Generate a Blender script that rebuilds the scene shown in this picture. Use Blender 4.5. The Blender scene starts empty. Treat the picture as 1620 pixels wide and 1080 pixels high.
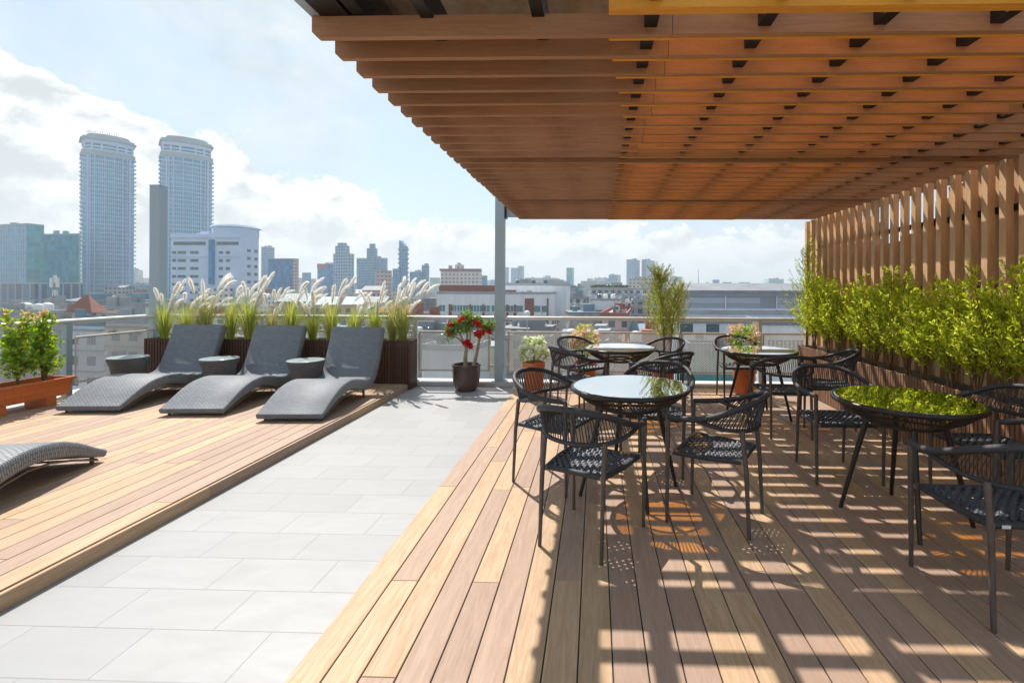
import bpy, math, random
from mathutils import Vector, Matrix, Euler
PI = math.pi
R = math.radians
rnd = random.Random(7)
sc = bpy.context.scene
COL = sc.collection

# ------------------------------------------------------------------ camera
FPX, CAMH = 765.0, 1.44
YAW, ROLL, PX, PY = R(1.62), 0.0045, 920.3, 455.0
cam_d = bpy.data.cameras.new('camera')
cam = bpy.data.objects.new('camera', cam_d); COL.objects.link(cam)
cam_d.sensor_width = 36.0; cam_d.lens = FPX / 1620 * 36
cam_d.shift_x = -(PX - 810) / 1620; cam_d.shift_y = -(540 - PY) / 1620
cam_d.clip_start = 0.05; cam_d.clip_end = 12000
cam.matrix_world = Matrix.Translation((0, 0, CAMH)) @ (Matrix.Rotation(YAW, 4, 'Z') @ Matrix.Rotation(PI/2, 4, 'X') @ Matrix.Rotation(ROLL, 4, 'Z'))
sc.camera = cam
CM = cam.matrix_world.to_3x3()

def ray(x, y): return CM @ Vector(((x-PX)/FPX, -(y-PY)/FPX, -1.0))
def at(x, y, Y):
    d = ray(x, y); return Vector((0, 0, CAMH)) + d * (Y / d.y)

# ------------------------------------------------------------------ world, sun, exposure
SUNV = Vector((-0.37, 0.60, 1.0)).normalized()
EL = math.asin(SUNV.z); AZ = math.atan2(SUNV.x, SUNV.y)
WS = 0.12
sun_d = bpy.data.lights.new('sun', 'SUN'); sun_d.energy = 4.0; sun_d.angle = R(0.5); sun_d.color = (1.0, 0.94, 0.86)
sun = bpy.data.objects.new('sun', sun_d); COL.objects.link(sun)
sun.rotation_euler = SUNV.to_track_quat('Z', 'Y').to_euler()
sun.location = (-5, 8, 20)
sc.view_settings.view_transform = 'Standard'; sc.view_settings.look = 'None'
sc.view_settings.gamma = 1.0; sc.view_settings.exposure = 0.88
sc.cycles.max_bounces = 10; sc.cycles.diffuse_bounces = 5; sc.cycles.transparent_max_bounces = 16
sc.cycles.volume_bounces = 0

class NG:
    """small helper to wire node trees"""
    def __init__(s, tree): s.t = tree; s.n = tree.nodes; s.l = tree.links
    def node(s, typ, **kw):
        n = s.n.new(typ)
        for k, v in kw.items(): setattr(n, k, v)
        return n
    def set(s, sock, v):
        if hasattr(v, 'is_output') or isinstance(v, bpy.types.NodeSocket): s.l.new(v, sock)
        else: sock.default_value = v
    def math(s, op, a, b=0.0, c=0.0, clamp=False):
        n = s.node('ShaderNodeMath', operation=op, use_clamp=clamp)
        s.set(n.inputs[0], a); s.set(n.inputs[1], b); s.set(n.inputs[2], c); return n.outputs[0]
    def mapr(s, v, a, b, c, d, smooth=False):
        n = s.node('ShaderNodeMapRange'); n.clamp = True
        if smooth: n.interpolation_type = 'SMOOTHSTEP'
        s.set(n.inputs[0], v)
        for i, q in enumerate((a, b, c, d)): s.set(n.inputs[i+1], q)
        return n.outputs[0]
    def mix(s, f, a, b, blend='MIX'):
        n = s.node('ShaderNodeMix', data_type='RGBA', blend_type=blend)
        s.set(n.inputs[0], f); s.set(n.inputs[6], a); s.set(n.inputs[7], b); return n.outputs[2]
    def noise(s, vec, scale, detail=4.0, rough=0.55, dist=0.0, out=0):
        n = s.node('ShaderNodeTexNoise')
        if vec is not None: s.l.new(vec, n.inputs['Vector'])
        n.inputs['Scale'].default_value = scale; n.inputs['Detail'].default_value = detail
        n.inputs['Roughness'].default_value = rough; n.inputs['Distortion'].default_value = dist
        return n.outputs[out]
    def mapping(s, vec, scale=(1,1,1), rot=(0,0,0), loc=(0,0,0)):
        n = s.node('ShaderNodeMapping'); s.l.new(vec, n.inputs[0])
        n.inputs['Location'].default_value = loc; n.inputs['Rotation'].default_value = rot; n.inputs['Scale'].default_value = scale
        return n.outputs[0]
    def combine(s, x, y, z):
        n = s.node('ShaderNodeCombineXYZ'); s.set(n.inputs[0], x); s.set(n.inputs[1], y); s.set(n.inputs[2], z); return n.outputs[0]
    def bump(s, h, strength=0.3, dist=0.01):
        n = s.node('ShaderNodeBump'); n.inputs['Strength'].default_value = strength; n.inputs['Distance'].default_value = dist
        s.l.new(h, n.inputs['Height']); return n.outputs[0]

def c4(c): return (c[0], c[1], c[2], 1.0)

world = bpy.data.worlds.new('World'); sc.world = world; world.use_nodes = True
def build_world():
    world.node_tree.nodes.clear()
    g = NG(world.node_tree)
    sky = g.node('ShaderNodeTexSky'); sky.sky_type = 'NISHITA'; sky.sun_disc = False
    sky.sun_elevation = EL; sky.sun_rotation = AZ; sky.air_density = 1.0; sky.dust_density = 1.5; sky.ozone_density = 1.2
    tc = g.node('ShaderNodeTexCoord').outputs['Generated']
    sp = g.node('ShaderNodeSeparateXYZ'); g.l.new(tc, sp.inputs[0]); x, y, z = sp.outputs
    rad = g.math('SQRT', g.math('ADD', g.math('MULTIPLY', x, x), g.math('MULTIPLY', y, y)))
    h = g.math('DIVIDE', z, g.math('MAXIMUM', rad, 0.001))
    az = g.math('ARCTAN2', x, y)
    # direction on a dome, flattened so cloud heaps stay round near the horizon
    v = g.combine(g.math('MULTIPLY', az, 1.0), g.math('MULTIPLY', h, 1.25), 0.0)
    eb = g.math('ADD', g.mapr(az, -0.95, -0.32, 0.335, 0.125), 0.0)
    n1 = g.noise(v, 6.5, 12.0, 0.66, 0.1)
    n2 = g.noise(g.mapping(v, loc=(3.1, 1.7, 0)), 16.0, 6.0, 0.6, 0.3)
    wob = g.math('ADD', g.math('MULTIPLY', g.math('SUBTRACT', n1, 0.5), 0.24), g.math('MULTIPLY', g.math('SUBTRACT', n2, 0.5), 0.10))
    dd = g.math('SUBTRACT', g.math('ADD', eb, wob), h)
    dens = g.mapr(dd, -0.002, 0.012, 0.0, 1.0, True)
    # high broken veil
    v3 = g.mapping(v, scale=(1.0, 0.9, 1.0), loc=(8.3, 0.62, 0))
    n3 = g.noise(v3, 2.3, 7.0, 0.58, 0.5)
    veil = g.mapr(n3, 0.40, 0.62, 0.0, 0.95, True)
    # cloud light: bright at the sunny rim, grey in the body
    n4 = g.noise(g.mapping(v, loc=(1.2, 5.0, 0)), 7.0, 7.0, 0.6, 0.4)
    va = g.mapping(v, loc=(0.35, 0.9, 0)); vb = g.mapping(v, loc=(0.35-0.012, 0.9+0.030, 0))
    na = g.noise(va, 9.0, 8.0, 0.6, 0.2); nb = g.noise(vb, 9.0, 8.0, 0.6, 0.2)
    relief = g.math('MULTIPLY', g.math('SUBTRACT', nb, na), 5.0)
    body = g.mapr(g.math('ADD', g.math('ADD', g.math('MULTIPLY', dd, 3.2), relief), g.math('MULTIPLY', g.math('SUBTRACT', n4, 0.5), 1.6)), -0.15, 1.0, 0.0, 1.0, True)
    K = 0.94 / WS
    ccol = g.mix(body, (0.68*K, 0.685*K, 0.685*K, 1), (0.40*K, 0.425*K, 0.44*K, 1))
    vcol = g.mix(g.mapr(n4, 0.35, 0.7, 0, 1), (0.50*K, 0.535*K, 0.55*K, 1), (0.33*K, 0.41*K, 0.46*K, 1))
    # milky, humid air near the ground
    skyc = g.mix(0.62, sky.outputs[0], (0.235*K, 0.335*K, 0.425*K, 1))
    low = g.mapr(h, 0.0, 0.16, 1.0, 0.0, True)
    c = g.mix(veil, skyc, vcol)
    c = g.mix(dens, c, ccol)
    c = g.mix(g.math('MULTIPLY', low, 0.6), c, (0.43*K, 0.44*K, 0.435*K, 1))
    bg = g.node('ShaderNodeBackground'); g.l.new(c, bg.inputs[0]); bg.inputs[1].default_value = WS
    out = g.node('ShaderNodeOutputWorld'); g.l.new(bg.outputs[0], out.inputs[0])
build_world()

# ------------------------------------------------------------------ materials
def new_mat(name):
    m = bpy.data.materials.new(name); m.use_nodes = True; m.node_tree.nodes.clear()
    g = NG(m.node_tree)
    out = g.node('ShaderNodeOutputMaterial')
    return m, g, out
def principled(g, out, col, rough=0.5, metal=0.0, spec=0.5, normal=None, coat=0.0):
    p = g.node('ShaderNodeBsdfPrincipled')
    g.set(p.inputs['Base Color'], col); g.set(p.inputs['Roughness'], rough); g.set(p.inputs['Metallic'], metal)
    p.inputs['Specular IOR Level'].default_value = spec
    if coat: p.inputs['Coat Weight'].default_value = coat
    if normal is not None: g.l.new(normal, p.inputs['Normal'])
    g.l.new(p.outputs[0], out.inputs[0]); return p
def obj_co(g): return g.node('ShaderNodeTexCoord').outputs['Object']
def isl(g): return g.node('ShaderNodeNewGeometry').outputs['Random Per Island']

def m_plain(name, col, rough=0.5, metal=0.0, var=0.12, scale=8.0, bump=0.0, bscale=60.0, spec=0.5):
    m, g, out = new_mat(name)
    co = obj_co(g); n = g.noise(co, scale, 5.0, 0.6)
    c = g.mix(g.mapr(n, 0.3, 0.7, 0, 1), c4([q*(1-var) for q in col]), c4([min(1, q*(1+var)) for q in col]))
    nm = g.bump(g.noise(co, bscale, 3.0, 0.6), bump, 0.004) if bump else None
    r = g.mapr(n, 0.3, 0.7, max(0.02, rough-0.07), min(1, rough+0.07))
    principled(g, out, c, r, metal, spec, nm); return m

def m_wood(name, col, col2, axis='Y', rough=0.6, var=0.16, gscale=1.0, grime=0.25):
    """composite board with a fine printed grain running along one axis"""
    m, g, out = new_mat(name)
    co = obj_co(g)
    i = isl(g)
    off = g.combine(g.math('MULTIPLY', i, 37.0), g.math('MULTIPLY', i, 91.0), g.math('MULTIPLY', i, 13.0))
    va = g.node('ShaderNodeVectorMath', operation='ADD'); g.l.new(co, va.inputs[0]); g.l.new(off, va.inputs[1])
    sc_ = {'Y': (30, 2.2, 30), 'X': (2.2, 30, 30), 'Z': (30, 30, 2.2)}[axis]
    st = g.mapping(va.outputs[0], scale=tuple(q*gscale for q in sc_))
    n1 = g.noise(st, 1.0, 5.0, 0.62, 1.8)
    n2 = g.noise(st, 6.0, 4.0, 0.7, 0.4)
    grain = g.math('ADD', g.math('MULTIPLY', n1, 0.7), g.math('MULTIPLY', n2, 0.3))
    f = g.mapr(grain, 0.36, 0.64, 0, 1, True)
    c = g.mix(f, c4(col2), c4(col))
    br = g.mapr(i, 0.0, 1.0, 1.0-var, 1.0+var*0.5)
    c = g.mix(1.0, c, g.combine(br, br, br), 'MULTIPLY')
    dirt = g.noise(co, 1.7, 6.0, 0.65)
    c = g.mix(g.mapr(dirt, 0.45, 0.75, 0.0, grime), c, c4([q*0.72 for q in col2]))
    wear = g.noise(g.mapping(co, scale=(3.0, 0.7, 3.0)), 3.0, 7.0, 0.72, 0.6)
    c = g.mix(g.mapr(wear, 0.52, 0.70, 0.0, 0.20), c, c4([min(1, q*1.25) for q in col]))
    n3 = g.noise(g.mapping(va.outputs[0], scale=tuple((q*0.35 if q > 5 else q*0.5) for q in sc_)), 1.0, 3.0, 0.5, 3.5)
    rings = g.math('ABSOLUTE', g.math('SINE', g.math('MULTIPLY', n3, 60.0)))
    c = g.mix(g.math('MULTIPLY', g.mapr(rings, 0.0, 0.35, 1.0, 0.0), 0.32), c, c4([q*0.62 for q in col2]))
    nm = g.bump(grain, 0.18, 0.003)
    principled(g, out, c, g.mapr(grain, 0.3, 0.7, rough+0.08, rough-0.06), 0, 0.4, nm); return m

def m_leaf(name, cols, trans=0.5, rough=0.45):
    m, g, out = new_mat(name)
    i = isl(g)
    cr = g.node('ShaderNodeValToRGB'); g.l.new(i, cr.inputs[0])
    e = cr.color_ramp.elements
    e[0].position = 0; e[0].color = c4(cols[0]); e[1].position = 1; e[1].color = c4(cols[-1])
    for k, c in enumerate(cols[1:-1]):
        q = e.new((k+1)/(len(cols)-1)); q.color = c4(c)
    p = g.node('ShaderNodeBsdfPrincipled'); g.l.new(cr.outputs[0], p.inputs['Base Color']); p.inputs['Roughness'].default_value = rough
    p.inputs['Specular IOR Level'].default_value = 0.3
    t = g.node('ShaderNodeBsdfTranslucent'); g.l.new(cr.outputs[0], t.inputs[0])
    mx = g.node('ShaderNodeMixShader'); mx.inputs[0].default_value = trans
    g.l.new(p.outputs[0], mx.inputs[1]); g.l.new(t.outputs[0], mx.inputs[2]); g.l.new(mx.outputs[0], out.inputs[0]); return m

def m_tile():
    m, g, out = new_mat('pale_floor_tiles')
    co = obj_co(g)
    b = g.node('ShaderNodeTexBrick'); g.l.new(g.mapping(co, loc=(1.85, -1.98, 0)), b.inputs['Vector'])
    b.offset = 0.5; b.inputs['Scale'].default_value = 1.0; b.inputs['Brick Width'].default_value = 0.51; b.inputs['Row Height'].default_value = 0.265
    b.inputs['Mortar Size'].default_value = 0.0022; b.inputs['Mortar Smooth'].default_value = 0.25; b.inputs['Bias'].default_value = 0.0
    b.inputs['Color1'].default_value = (0.325, 0.325, 0.328, 1); b.inputs['Color2'].default_value = (0.285, 0.287, 0.29, 1); b.inputs['Mortar'].default_value = (0.17, 0.17, 0.17, 1)
    n = g.noise(g.mapping(co, scale=(0.9, 2.6, 1), rot=(0, 0, 0.5)), 2.4, 7.0, 0.62, 0.7)
    c = g.mix(g.mapr(n, 0.38, 0.68, 0, 0.42), b.outputs[0], (0.255, 0.257, 0.26, 1))
    st = g.noise(co, 0.9, 8.0, 0.7)
    c = g.mix(g.mapr(st, 0.55, 0.8, 0, 0.35), c, (0.30, 0.295, 0.285, 1))
    sp = g.noise(co, 55.0, 2.0, 0.5)
    c = g.mix(g.mapr(sp, 0.70, 0.74, 0, 0.25), c, (0.26, 0.25, 0.24, 1))
    wv = g.noise(g.mapping(co, scale=(1.0, 6.0, 1), rot=(0, 0, 0.35)), 1.6, 9.0, 0.7, 1.2)
    c = g.mix(g.mapr(wv, 0.50, 0.62, 0, 0.22), c, (0.295, 0.30, 0.305, 1))
    nm = g.bump(g.math('ADD', g.math('MULTIPLY', b.outputs[1], -1.0), g.math('MULTIPLY', g.noise(co, 90, 2), 0.1)), 0.35, 0.003)
    principled(g, out, c, g.mapr(n, 0.3, 0.7, 0.42, 0.6), 0, 0.4, nm); return m

def m_wicker(name, col, sx=0.02, sz=0.011):
    m, g, out = new_mat(name)
    uv = g.node('ShaderNodeUVMap').outputs[0]
    b = g.node('ShaderNodeTexBrick'); g.l.new(uv, b.inputs['Vector']); b.offset = 0.5
    b.inputs['Scale'].default_value = 1.0; b.inputs['Brick Width'].default_value = sx*2; b.inputs['Row Height'].default_value = sz
    b.inputs['Mortar Size'].default_value = sz*0.17; b.inputs['Mortar Smooth'].default_value = 0.9
    b.inputs['Color1'].default_value = c4(col); b.inputs['Color2'].default_value = c4([q*0.78 for q in col]); b.inputs['Mortar'].default_value = c4([q*0.28 for q in col])
    n = g.noise(obj_co(g), 3.0, 5.0, 0.6)
    c = g.mix(g.mapr(n, 0.4, 0.75, 0, 0.3), b.outputs[0], c4([0.27, 0.275, 0.285]))
    nm = g.bump(g.math('MULTIPLY', b.outputs[1], -1.0), 0.9, 0.006)
    principled(g, out, c, 0.55, 0, 0.35, nm); return m

def m_facade(name, wall, glass, w=3.0, h=3.2, frac=0.35, hfrac=None, rough=0.25, glass2=None, off=0.0):
    """a wall with a window pattern: real size in metres, both faces"""
    m, g, out = new_mat(name)
    co = obj_co(g)
    sp = g.node('ShaderNodeSeparateXYZ'); g.l.new(co, sp.inputs[0])
    u = g.math('ADD', sp.outputs[0], sp.outputs[1])
    fu = g.math('FRACT', g.math('ADD', g.math('DIVIDE', u, w), 100.0 + off))
    fv = g.math('FRACT', g.math('ADD', g.math('DIVIDE', sp.outputs[2], h), 100.0))
    hf = frac if hfrac is None else hfrac
    mu = g.math('LESS_THAN', g.math('ABSOLUTE', g.math('SUBTRACT', fu, 0.5)), 0.5 - frac/2)
    mv = g.math('LESS_THAN', g.math('ABSOLUTE', g.math('SUBTRACT', fv, 0.5)), 0.5 - hf/2)
    mk = g.math('MULTIPLY', mu, mv)
    iu = g.math('FLOOR', g.math('ADD', g.math('DIVIDE', u, w), 100.0 + off)); iv = g.math('FLOOR', g.math('ADD', g.math('DIVIDE', sp.outputs[2], h), 100.0))
    wn = g.node('ShaderNodeTexWhiteNoise'); wn.noise_dimensions = '2D'; g.l.new(g.combine(iu, iv, 0.0), wn.inputs['Vector'])
    g2 = glass2 or [min(1, q*1.7+0.02) for q in glass]
    gc = g.mix(g.math('POWER', wn.outputs[0], 1.6), c4(glass), c4(g2))
    n = g.noise(co, 0.05, 6.0, 0.6)
    n2 = g.noise(g.mapping(co, scale=(1, 1, 0.15)), 0.8, 5.0, 0.6)
    wc = g.mix(g.mapr(n, 0.35, 0.7, 0, 1), c4(wall), c4([q*0.86 for q in wall]))
    wc = g.mix(g.mapr(n2, 0.5, 0.75, 0, 0.45), wc, c4([q*0.6 for q in wall]))
    c = g.mix(mk, wc, gc)
    principled(g, out, c, g.mapr(mk, 0, 1, 0.8, rough), 0, 0.5); return m

M = {}
def setup_mats():
    M['tan'] = m_wood('tan_composite_board', (0.50, 0.34, 0.21), (0.39, 0.25, 0.142), grime=0.15, var=0.1)
    M['mauve'] = m_wood('brown_composite_board', (0.38, 0.258, 0.188), (0.315, 0.208, 0.148), grime=0.15, var=0.1)
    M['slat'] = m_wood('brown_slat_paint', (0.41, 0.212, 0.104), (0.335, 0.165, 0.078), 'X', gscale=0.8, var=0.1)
    M['amber'] = m_wood('amber_backing_board', (0.80, 0.36, 0.035), (0.66, 0.27, 0.02), 'X', gscale=0.8, var=0.1, grime=0.1)
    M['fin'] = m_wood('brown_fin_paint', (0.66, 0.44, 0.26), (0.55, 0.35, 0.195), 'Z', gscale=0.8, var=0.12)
    M['planter'] = m_wood('dark_red_slat', (0.125, 0.058, 0.036), (0.085, 0.038, 0.024), 'Z', var=0.25, rough=0.5)
    M['planter2'] = m_wood('brown_planter_slat', (0.30, 0.17, 0.10), (0.23, 0.125, 0.07), 'Z', var=0.25)
    M['steel_black'] = m_plain('black_steel', (0.013, 0.012, 0.012), 0.45, 0.3)
    M['post'] = m_plain('grey_painted_steel', (0.33, 0.405, 0.45), 0.45, 0.2, 0.06, 2.0)
    M['rail'] = m_plain('pale_grey_rail', (0.60, 0.60, 0.58), 0.38, 0.3, 0.08, 3.0)
    M['beige'] = m_plain('beige_painted_steel', (0.50, 0.43, 0.36), 0.5, 0.1, 0.1, 4.0)
    M['kerb'] = m_plain('grey_kerb_concrete', (0.47, 0.46, 0.44), 0.8, 0, 0.12, 3.0, 0.3, 40)
    M['tile'] = m_tile()
    M['sheet'] = m_plain('stained_beige_sheet', (0.34, 0.27, 0.19), 0.7, 0, 0.35, 6.0)
    M['rope'] = m_plain('black_rope', (0.028, 0.029, 0.034), 0.55, 0, 0.3, 30.0, 0.6, 220)
    M['cord'] = m_plain('charcoal_seat_cord', (0.04, 0.048, 0.064), 0.42, 0, 0.35, 40.0, 0.6, 260, 0.6)
    M['frame'] = m_plain('brown_black_frame', (0.10, 0.08, 0.068), 0.38, 0.2, 0.2, 20.0)
    M['tframe'] = m_plain('black_table_frame', (0.024, 0.019, 0.017), 0.35, 0.2, 0.2, 20.0)
    M['bracket'] = m_plain('grey_metal_bracket', (0.22, 0.21, 0.20), 0.35, 0.7)
    M['wicker'] = m_wicker('grey_wicker', (0.25, 0.27, 0.30), 0.021, 0.0165)
    M['wicker_d'] = m_wicker('dark_grey_wicker', (0.17, 0.155, 0.145), 0.016, 0.018)
    M['terra'] = m_plain('orange_terracotta', (0.52, 0.135, 0.035), 0.5, 0, 0.14, 5.0, 0.15, 60)
    M['potbrown'] = m_plain('glazed_brown_pot', (0.085, 0.048, 0.042), 0.3, 0, 0.55, 4.0, 0.1, 30)
    M['soil'] = m_plain('bark_and_soil', (0.17, 0.11, 0.065), 0.95, 0, 0.6, 60.0, 1.0, 90)
    M['chips'] = m_plain('pale_wood_chips', (0.48, 0.34, 0.21), 0.9, 0, 0.5, 70.0, 1.0, 90)
    M['bark'] = m_plain('brown_bark', (0.16, 0.095, 0.05), 0.9, 0, 0.35, 25.0, 0.6, 90)
    M['bark_g'] = m_plain('grey_green_bark', (0.27, 0.235, 0.16), 0.75, 0, 0.25, 12.0, 0.3, 60)
    M['leaf_lime'] = m_leaf('lime_leaf', [(0.42, 0.52, 0.015), (0.64, 0.70, 0.03), (0.90, 0.92, 0.14), (0.60, 0.74, 0.04)], 0.64)
    M['leaf_olive'] = m_leaf('olive_leaf', [(0.50, 0.52, 0.06), (0.64, 0.66, 0.10), (0.74, 0.74, 0.20)], 0.5)
    M['leaf_green'] = m_leaf('green_leaf', [(0.09, 0.20, 0.02), (0.18, 0.34, 0.03), (0.32, 0.46, 0.05)], 0.45)
    M['leaf_yg'] = m_leaf('yellow_green_leaf', [(0.22, 0.40, 0.015), (0.38, 0.54, 0.02), (0.50, 0.62, 0.04), (0.26, 0.42, 0.02)], 0.5)
    M['leaf_peach'] = m_leaf('peach_young_leaf', [(0.78, 0.55, 0.30), (0.76, 0.46, 0.30), (0.74, 0.66, 0.24)], 0.45)
    M['leaf_pinkw'] = m_leaf('pink_cream_bloom', [(0.82, 0.60, 0.50), (0.86, 0.76, 0.58), (0.78, 0.42, 0.36), (0.72, 0.68, 0.24)], 0.4)
    M['leaf_pale'] = m_leaf('pale_edged_leaf', [(0.30, 0.36, 0.16), (0.14, 0.24, 0.05), (0.55, 0.55, 0.38)], 0.35)
    M['red'] = m_leaf('red_petal', [(0.45, 0.008, 0.015), (0.62, 0.02, 0.02), (0.60, 0.06, 0.04)], 0.35)
    M['white_fl'] = m_leaf('greenish_white_petal', [(0.84, 0.88, 0.66), (0.92, 0.93, 0.84), (0.74, 0.82, 0.48)], 0.4)
    M['blade'] = m_leaf('grass_blade', [(0.30, 0.40, 0.03), (0.44, 0.52, 0.05), (0.56, 0.54, 0.14), (0.34, 0.46, 0.03)], 0.5)
    M['blade_dry'] = m_leaf('dry_grass_blade', [(0.38, 0.31, 0.13), (0.48, 0.42, 0.22), (0.27, 0.29, 0.07)], 0.5)
    M['plume'] = m_leaf('cream_plume', [(0.94, 0.92, 0.88), (0.96, 0.95, 0.92), (0.86, 0.82, 0.76)], 0.58)
    m, g, out = new_mat('white_wall_paint')
    co = obj_co(g); n1 = g.noise(g.mapping(co, scale=(1, 1, .12)), .9, 6.0, .65); n2 = g.noise(co, .25, 6.0, .6)
    c = g.mix(g.mapr(n1, .45, .75, 0, .5), (.70, .72, .74, 1), (.46, .46, .46, 1)); c = g.mix(g.mapr(n2, .4, .7, 0, .25), c, (.52, .53, .55, 1))
    principled(g, out, c, .8, 0, .4); M['white'] = m
    # table glass: bronze-tinted mirror glass, amber where sun passes through
    m, g, out = new_mat('bronze_table_glass')
    fr = g.node('ShaderNodeLayerWeight'); fr.inputs[0].default_value = 0.5
    gl = g.node('ShaderNodeBsdfGlossy'); gl.inputs[0].default_value = (0.93, 0.95, 0.96, 1); gl.inputs[1].default_value = 0.012
    nz = g.bump(g.noise(obj_co(g), 3.0, 2.0), 0.02, 0.01); g.l.new(nz, gl.inputs['Normal'])
    tr = g.node('ShaderNodeBsdfTransparent'); tr.inputs[0].default_value = (0.96, 0.70, 0.30, 1)
    mx = g.node('ShaderNodeMixShader'); g.l.new(g.mapr(fr.outputs[1], 0.25, 0.72, 0.12, 0.97), mx.inputs[0]); g.l.new(tr.outputs[0], mx.inputs[1]); g.l.new(gl.outputs[0], mx.inputs[2])
    g.l.new(mx.outputs[0], out.inputs[0]); M['tglass'] = m
    # small side table glass
    m, g, out = new_mat('pale_frosted_glass')
    principled(g, out, (0.42, 0.50, 0.50, 1), 0.12, 0, 0.8); M['sglass'] = m
    m, g, out = new_mat('blue_tinted_glass')
    principled(g, out, (0.05, 0.12, 0.15, 1), 0.08, 0, 0.9); M['wglass'] = m
setup_mats()

# ------------------------------------------------------------------ mesh helper
class MB:
    def __init__(s): s.v = []; s.f = []; s.m = []; s.uv = []; s.has_uv = False
    def face(s, idx, mi=0, uv=None):
        s.f.append(tuple(idx)); s.m.append(mi); s.uv.append(uv)
        if uv: s.has_uv = True
    def poly(s, pts, mi=0, uv=None):
        n = len(s.v); s.v += [tuple(p) for p in pts]; s.face(range(n, n+len(pts)), mi, uv)
    def box(s, x0, x1, y0, y1, z0, z1, mi=0, T=None):
        p = [(x0,y0,z0),(x1,y0,z0),(x1,y1,z0),(x0,y1,z0),(x0,y0,z1),(x1,y0,z1),(x1,y1,z1),(x0,y1,z1)]
        if T is not None: p = [T @ Vector(q) for q in p]
        n = len(s.v); s.v += [tuple(q) for q in p]
        for f in ((0,3,2,1),(4,5,6,7),(0,1,5,4),(1,2,6,5),(2,3,7,6),(3,0,4,7)): s.face([n+i for i in f], mi)
    def bbox(s, x0, x1, y0, y1, z0, z1, b=0.003, mi=0):
        """box with bevelled top edges"""
        n = len(s.v)
        s.v += [(x0,y0,z0),(x1,y0,z0),(x1,y1,z0),(x0,y1,z0),(x0,y0,z1-b),(x1,y0,z1-b),(x1,y1,z1-b),(x0,y1,z1-b),
                (x0+b,y0+b,z1),(x1-b,y0+b,z1),(x1-b,y1-b,z1),(x0+b,y1-b,z1)]
        for f in ((0,3,2,1),(0,1,5,4),(1,2,6,5),(2,3,7,6),(3,0,4,7),(4,5,9,8),(5,6,10,9),(6,7,11,10),(7,4,8,11),(8,9,10,11)):
            s.face([n+i for i in f], mi)
    def prism(s, poly, z0, z1, mi=0, cap=True, mi_cap=None):
        n = len(s.v); k = len(poly)
        s.v += [(p[0], p[1], z0) for p in poly] + [(p[0], p[1], z1) for p in poly]
        for i in range(k):
            j = (i+1) % k; s.face((n+i, n+j, n+k+j, n+k+i), mi)
        if cap:
            mc = mi if mi_cap is None else mi_cap
            s.face([n+k+i for i in range(k)], mc); s.face([n+i for i in reversed(range(k))], mc)
    def tube(s, pts, r, n=8, mi=0, cap=True, closed=False, flat=1.0):
        pts = [Vector(p) for p in pts]; K = len(pts)
        rs = r if isinstance(r, (list, tuple)) else [r]*K
        base = len(s.v); up = None
        for i in range(K):
            if closed: t = pts[(i+1) % K] - pts[i-1]
            else: t = pts[min(i+1, K-1)] - pts[max(i-1, 0)]
            if t.length < 1e-9: t = Vector((0,0,1))
            t.normalize()
            if up is None:
                a = Vector((0,0,1)) if abs(t.z) < 0.9 else Vector((1,0,0))
                up = (a - t*a.dot(t)).normalized()
            else:
                up = up - t*up.dot(t)
                up = up.normalized() if up.length > 1e-6 else t.orthogonal().normalized()
            sd = t.cross(up)
            for k in range(n):
                a = 2*PI*k/n
                s.v.append(tuple(pts[i] + (up*math.cos(a)*flat + sd*math.sin(a))*rs[i]))
        L = K if closed else K-1
        for i in range(L):
            a = base+i*n; b = base+((i+1) % K)*n
            for k in range(n):
                q = (k+1) % n; s.face((a+k, a+q, b+q, b+k), mi)
        if cap and not closed:
            s.face([base+k for k in reversed(range(n))], mi); s.face([base+(K-1)*n+k for k in range(n)], mi)
    def lathe(s, prof, n=32, c=(0,0), mi=0, uv=False, cap=True):
        base = len(s.v); K = len(prof)
        for (r, z) in prof:
            for k in range(n):
                a = 2*PI*k/n; s.v.append((c[0]+r*math.cos(a), c[1]+r*math.sin(a), z))
        L = 0
        for i in range(K-1):
            dl = math.hypot(prof[i+1][0]-prof[i][0], prof[i+1][1]-prof[i][1]); rr = max(prof[i][0], prof[i+1][0])
            for k in range(n):
                q = (k+1) % n
                u = None
                if uv:
                    u0, u1 = rr*2*PI*k/n, rr*2*PI*(k+1)/n
                    u = ((u0, L), (u1, L), (u1, L+dl), (u0, L+dl))
                s.face((base+i*n+k, base+i*n+q, base+(i+1)*n+q, base+(i+1)*n+k), mi, u)
            L += dl
        if cap:
            if prof[0][0] > 1e-4: s.face([base+k for k in reversed(range(n))], mi, [(0, 0)]*n if uv else None)
            if prof[-1][0] > 1e-4: s.face([base+(K-1)*n+k for k in range(n)], mi, [(0, 0)]*n if uv else None)
    def xform(s, T): s.v = [tuple(T @ Vector(p)) for p in s.v]
    def build(s, name, mats, parent=None, smooth=False, sharp=40, loc=None, rz=0.0):
        me = bpy.data.meshes.new(name); me.from_pydata(s.v, [], s.f)
        mats = mats if isinstance(mats, (list, tuple)) else [mats]
        for q in mats: me.materials.append(M[q] if isinstance(q, str) else q)
        me.polygons.foreach_set('material_index', s.m)
        if s.has_uv:
            ul = me.uv_layers.new(name='UVMap'); li = 0; arr = []
            for f, u in zip(s.f, s.uv):
                for k in range(len(f)): arr += list(u[k]) if u else [0.0, 0.0]
            ul.data.foreach_set('uv', arr)
        if smooth:
            me.polygons.foreach_set('use_smooth', [True]*len(s.f))
            me.set_sharp_from_angle(angle=R(sharp))
        me.update()
        o = bpy.data.objects.new(name, me); COL.objects.link(o)
        if parent: o.parent = parent
        if loc is not None: o.location = loc
        o.rotation_euler.z = rz
        return o

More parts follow.
